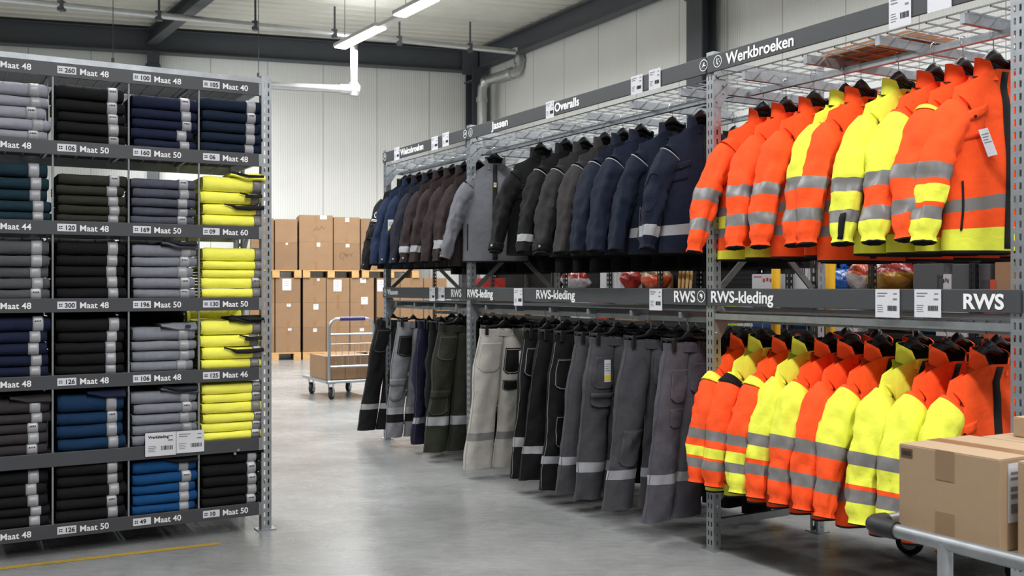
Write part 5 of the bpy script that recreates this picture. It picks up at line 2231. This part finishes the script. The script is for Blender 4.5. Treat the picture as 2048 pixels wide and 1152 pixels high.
mb.build('top_tape', tape_m, A, smooth=False)
mb = MB()
mb.box(0.324, 0.324 + e, 0.035, 0.15, 0.075, 0.235)
lb = mb.build('shipping_label', paper, A, smooth=False)
mb = MB()
for (z0, z1, y0, y1) in ((0.205, 0.212, 0.045, 0.12), (0.19, 0.197, 0.045, 0.135), (0.16, 0.172, 0.045, 0.14), (0.14, 0.152, 0.045, 0.11), (0.10, 0.125, 0.045, 0.13)):
    mb.box(0.324 + e, 0.324 + 1.6 * e, y0, y1, z0, z1)
mb.build('label_print', grey_ink, lb, smooth=False)
mb = MB()
mb.box(0.008, 0.047, -e, 0, 0.212, 0.238)
cb = mb.build('printed_mark', ink_box, A, smooth=False)
mb = MB()
for k in range(5):
    mb.box(0.012 + 0.0065 * k, 0.016 + 0.0065 * k, -1.5 * e, -e, 0.219, 0.231)
mb.build('mark_symbols', black_ink, cb, smooth=False)
carton('brown carton behind the large labelled one on the table trolley', gC, RW(2.26, -0.880, 0.735), RANG, 0.40, 0.34, 0.25, seed=301, m=fine_card)
carton('small brown carton standing on top of the carton behind', gC, RW(u_of(2026, -0.80), -0.80, 0.987), RANG, 0.26, 0.2, 0.06, seed=302, m=fine_card, flap_tape=False)
carton('brown carton cut by the picture edge, beside the shipping label', gC, RW(2.585, -1.19, 0.735), RANG, 0.3, 0.3, 0.25, seed=303, m=fine_card)

# ---------------------------------------------------------------- low dolly under the rack
t = thing('furniture_dolly', 'low black dolly on casters under the lower hi-vis jackets', 'dolly', RW(0.50, 0.80, 0), RANG)
mb = MB()
mb.box(0, 0.8, 0, 0.60, 0.17, 0.20)
mb.build('dolly_deck', black_pl, t, smooth=False, bevel=0.006)
for (x, y) in ((0.08, 0.54), (0.72, 0.54), (0.08, 0.06), (0.72, 0.06)):
    caster(t, x, y, 0.17, 0.07, 0.4)

# ---------------------------------------------------------------- shelving of packed goods behind
black_steel = mat('black_shelf_steel', (20, 21, 22), rough=0.5, metal=0.3)
yel_post = mat('yellow_post_paint', (226, 172, 30), rough=0.5)
BV = 2.62
SH = thing('goods_shelving', 'black wire shelving of packed goods standing behind the clothes rack', 'shelving', RW(0, BV, 0), RANG)
u0, u1, DD = -9.05, 1.5, 0.55
LV = [0.25, 0.70, 1.085, 1.395, 1.70, 2.0]
n = 12
for i in range(n + 1):
    u = u0 + (u1 - u0) * i / n
    for v in (0.0, DD):
        mb = MB()
        perforated(mb, (u - 0.025, v, 0), (1, 0, 0), 0.05, 0, 2.05, (0.5,), hw=0.014, hh=0.022)
        perforated(mb, (u + 0.025, v, 0), (0, 1 if v == 0 else -1, 0), 0.04, 0, 2.05, (0.5,), hw=0.014, hh=0.022)
        perforated(mb, (u - 0.025, v, 0), (0, 1 if v == 0 else -1, 0), 0.04, 0, 2.05, (0.5,), hw=0.014, hh=0.022)
        mb.build('upright', black_steel, SH, smooth=False)
for z in LV:
    mb = MB()
    mb.box(u0, u1, 0.0, 0.02, z - 0.035, z)
    mb.box(u0, u1, DD - 0.02, DD, z - 0.035, z)
    mb.build('shelf_beam', black_steel, SH, smooth=False)
    wire_deck(u0, u1, 0.02, DD - 0.02, z - 0.006, 0.09, 0.06, 0.005).build('wire_deck', black_steel, SH, smooth=False)
for i in range(n):
    if i in (10, 11):
        ua = u0 + (u1 - u0) * i / n + 0.03
        ub = u0 + (u1 - u0) * (i + 1) / n - 0.03
        mb = MB()
        for k in range(13):
            uu = ua + (ub - ua) * k / 12
            mb.bar((uu, DD - 0.01, 1.40), (uu, DD - 0.01, 1.68), 0.004, 0.004, up=(1, 0, 0))
        for k in range(5):
            z = 1.43 + 0.06 * k
            mb.bar((ua, DD - 0.01, z), (ub, DD - 0.01, z), 0.004, 0.004)
        mb.build('back_mesh', black_steel, SH, smooth=False)
for i in range(1, 10):  # dark sheets added to keep the bright wall from showing between the goods
    ua = u0 + (u1 - u0) * i / n + 0.026
    ub = u0 + (u1 - u0) * (i + 1) / n - 0.026
    mb = MB()
    mb.box(ua, ub, DD - 0.004, DD - 0.001, 0.25, 2.0)
    mb.build('added_dark_backing', black_steel, SH, smooth=False)
for k, x in enumerate((1552, 1661)):
    t = thing('guard_post', 'yellow guard post between the clothes rack and the goods shelving, %s' % ('beside the brace' if k == 0 else 'behind the rear upright'), 'guard post', RW(u_of(x, 2.2), 2.2, 0), RANG)
    mb = MB()
    mb.cyl((0, 0, 0.008), (0, 0, 1.72), 0.036, 16)
    mb.build('post', yel_post, t)
    mb = MB()
    mb.box(-0.08, 0.08, -0.08, 0.08, 0, 0.008)
    mb.build('foot_plate', yel_post, t, smooth=False)

BAGM = {}


def plastic(nm, rgb, tr=0.0):
    return mat('plastic_bag_' + nm, rgb, rough=0.18, spec=0.7, var=0.25, vscale=14, bump2=1.0, b2scale=18)


def bag(label, x, z, w, h, m, m2=None, seed=0, v=BV + 0.26, d=0.3):
    u = u_of(x, v)
    t = thing('plastic_bag', label, 'bag', RW(u, v, z), RANG, 'bagged goods on the shelving behind')
    mb = MB()
    n = 26
    rows = []
    for i in range(15):
        q = pi * i / 14
        r = sin(q) ** 0.6
        zz = h * 0.5 * (1 - cos(q) * (0.92 if cos(q) > 0 else 1))
        row = []
        for j in range(n):
            a = 2 * pi * j / n
            f = 1 + 0.28 * nz(cos(a) * 1.6 + seed, sin(a) * 1.6, zz * 9) + 0.10 * nz(cos(a) * 4 + seed, sin(a) * 4, zz * 22)
            row.append((w / 2 * r * f * cos(a), d / 2 * r * f * sin(a), max(0.0, zz + 0.02 * nz(a, seed, zz * 8) * r)))
        rows.append(row)
    mb.rings(rows, mats=(lambda i, j: 1 if m2 and i > 7 else 0))
    mb.build('bag_body', [m, m2] if m2 else m, t, angle=80)
    mb = MB()
    pts = [(0.02 * cos(k), 0.02 * sin(k * 2), h * 0.96 + 0.012 * k) for k in range(4)]
    mb.tube(pts, [0.03, 0.012, 0.018, 0.03], 8)
    mb.build('bag_neck', m2 or m, t)
    return t


pb, po_, pr, pw = plastic('blue', (16, 78, 150)), plastic('orange', (176, 66, 32)), plastic('red', (130, 36, 32)), plastic('white', (150, 146, 144))
pbr, py_, pg, pt = plastic('brown_red', (84, 34, 25)), plastic('amber', (140, 98, 22)), plastic('grey', (104, 102, 96)), plastic('tan', (140, 112, 84))
zA, zB = LV[3], LV[2]
bag('pale pink plastic bag behind the dark jackets, beside the rear brace', 1150, zA, 0.42, 0.24, pw, pr, 1)
bag('red plastic bag seen between two braces under the navy jackets', 1258, zA, 0.26, 0.24, pr, None, 2)
bag('orange plastic bag beside the bundle of wooden handles', 1312, zA, 0.30, 0.26, po_, pt, 3)
bag('blue plastic bag on the goods shelving beside the yellow post', 1692, zA, 0.30, 0.20, pb, None, 4)
bag('orange and white plastic bag next to the blue bag', 1728, zA, 0.22, 0.25, pw, po_, 5)
bag('amber and red plastic bag above the first middle price card', 1784, zA, 0.42, 0.26, py_, pr, 6)
bag('red plastic bag beside the white printed carton below the middle sign', 1727, zB, 0.24, 0.22, pr, pw, 7)
bag('brown-red plastic bag below the first middle price card', 1782, zB, 0.34, 0.24, pbr, None, 8)
bag('clear grey plastic bag between the two middle price cards', 1828, zB, 0.22, 0.22, pg, None, 9)
bag('blue plastic bag below the second middle price card', 1862, zB, 0.24, 0.21, pb, None, 10)
bag('blue plastic bag below the large word RWS', 1948, zB, 0.30, 0.22, pb, None, 11)
bag('tan plastic bag beside the near rack post', 2014, zB, 0.24, 0.22, pt, None, 12)
bag('orange plastic bag low behind the hi-vis collars', 1600, LV[1], 0.40, 0.30, po_, None, 13)
bag('blue plastic bag low behind the hi-vis collars', 1535, LV[1], 0.4, 0.30, pb, None, 14)

white_box = mat('white_carton', (170, 170, 172), rough=0.6, var=0.03)
red_box = mat('red_carton', (150, 38, 28), rough=0.6)
orange_box = mat('orange_carton', (176, 64, 26), rough=0.6)
grey_tote = mat('grey_tote', (70, 72, 75), rough=0.5)
blue_box = mat('blue_carton', (20, 50, 104), rough=0.6)
neon_box = mat('neon_yellow_carton', (160, 176, 46), rough=0.6)


def goods(label, x, z, w, h, m, d=0.35, mark=0, v=BV + 0.05):
    t = thing('goods_box', label, 'box', RW(u_of(x, v) - w / 2, v, z), RANG, 'boxed goods on the shelving behind')
    mb = MB()
    mb.box(0, w, 0, d, 0, h - 0.002)
    mb.box(0.003, w - 0.003, 0.003, d / 2 - 0.002, h - 0.002, h)
    mb.box(0.003, w - 0.003, d / 2 + 0.002, d - 0.003, h - 0.002, h)
    mb.build('box_body', m, t, smooth=False, bevel=0.004)
    if mark:
        mb = MB()
        for k in range(3):
            mb.box(w * (0.45 + 0.14 * k), w * (0.54 + 0.14 * k), -0.001, 0, h * (0.55 + 0.05 * (k % 2)), h * (0.75 + 0.05 * (k % 2)))
        mb.box(w * 0.08, w * 0.4, -0.001, 0, h * 0.82, h * 0.88)
        mb.build('printed_marks', black_ink if mark == 1 else red_box, t, smooth=False)
    return t


goods('white box seen above the middle sign, behind the dark jackets', 1216, zA, 0.30, 0.20, white_box)
goods('white box with red print above the word kleding', 1528, zA, 0.30, 0.16, white_box, mark=2)
goods('tall white packet above the middle sign, left of the rear upright'.replace(' left of', ' beside'), 1602, zA, 0.14, 0.27, white_box, mark=1)
goods('grey tote on the wire shelf above the second middle price card', 1856, zA, 0.26, 0.22, grey_tote)
goods('white printed box standing above the second middle price card', 1888, zA, 0.12, 0.14, white_box, mark=1)
goods('wide grey tote above the large word RWS', 1942, zA, 0.30, 0.21, grey_tote)
goods('orange box in the mesh shelf above the large word RWS', 1978, zA, 0.12, 0.10, orange_box)
goods('brown goods box beside the near rack post above the middle sign', 2014, zA, 0.18, 0.22, card_m)
goods('blue box on the shelf under the yellow hems', 2012, LV[4], 0.2, 0.07, blue_box)
goods('white printed carton below the middle sign beside the rear upright', 1685, zB, 0.30, 0.20, white_box, mark=1)
goods('white printed box below the sign between two blue bags', 1903, zB, 0.26, 0.18, white_box, mark=1)
goods('orange box below the large word RWS', 1980, zB, 0.10, 0.22, orange_box)
goods('neon yellow box below the word kleding', 1457, zB, 0.24, 0.20, neon_box)
goods('white box below the word kleding next to the neon yellow one', 1488, zB, 0.22, 0.20, white_box, mark=2)
goods('blue box below the word kleding on the goods shelving', 1535, zB, 0.36, 0.19, blue_box)
goods('brown goods box low behind the off-white trousers', 1082, zB, 0.46, 0.22, card_m)
goods('white goods box behind the black trousers, under the middle sign', 1160, zB, 0.40, 0.22, white_box)
goods('red goods box under the middle sign behind the grey trousers', 1208, zB, 0.26, 0.21, red_box)
goods('brown goods box under the middle sign behind the grey trousers', 1252, zB, 0.40, 0.20, card_m)
goods('brown goods box above the middle sign beside the wooden handles', 1300, zA, 0.5, 0.18, card_m, v=BV + 0.42, d=0.12)
for k in range(6):
    t = thing('wooden_stick', 'wooden stick leaning in the bundle above the word RWS', 'stick', RW(u_of(1358, BV + 0.2) + 0.03 * k, BV + 0.2 + 0.02 * (k % 2), zA), 0, 'bundle of wooden handles',
              rot=(0.0, 0.10, RANG))
    mb = MB()
    mb.tube([(0, 0, 0.0), (0, 0, 0.12), (0, 0, 0.28)], [0.013, 0.015, 0.012], 10)
    mb.build('shaft', wood, t)

for (x, w, h, lb) in ((915, 0.40, 0.30, 'first'), (950, 0.34, 0.26, 'second'), (990, 0.44, 0.28, 'third'), (1033, 0.44, 0.27, 'fourth')):
    goods('brown carton %s from the far end of the goods shelving, seen under the middle sign' % lb, x, zB, w, h, card_m)
for (x, w, h, lb, m) in ((905, 0.14, 0.22, 'orange', orange_box), (962, 0.24, 0.16, 'red', red_box)):
    pass
goods('red box on the goods shelving above the off-white trousers', 955, zA, 0.3, 0.16, red_box)

# ---------------------------------------------------------------- lettering becomes meshes
bpy.context.view_layer.update()
dg = bpy.context.evaluated_depsgraph_get()
for o in TEXTS:
    me = bpy.data.meshes.new_from_object(o.evaluated_get(dg))
    nm, par, cu = o.name, o.parent, o.data
    mt = o.matrix_basis.copy()
    bpy.data.objects.remove(o)
    q = bpy.data.objects.new(nm, me)
    COL.objects.link(q)
    q.parent = par
    q.matrix_basis = mt
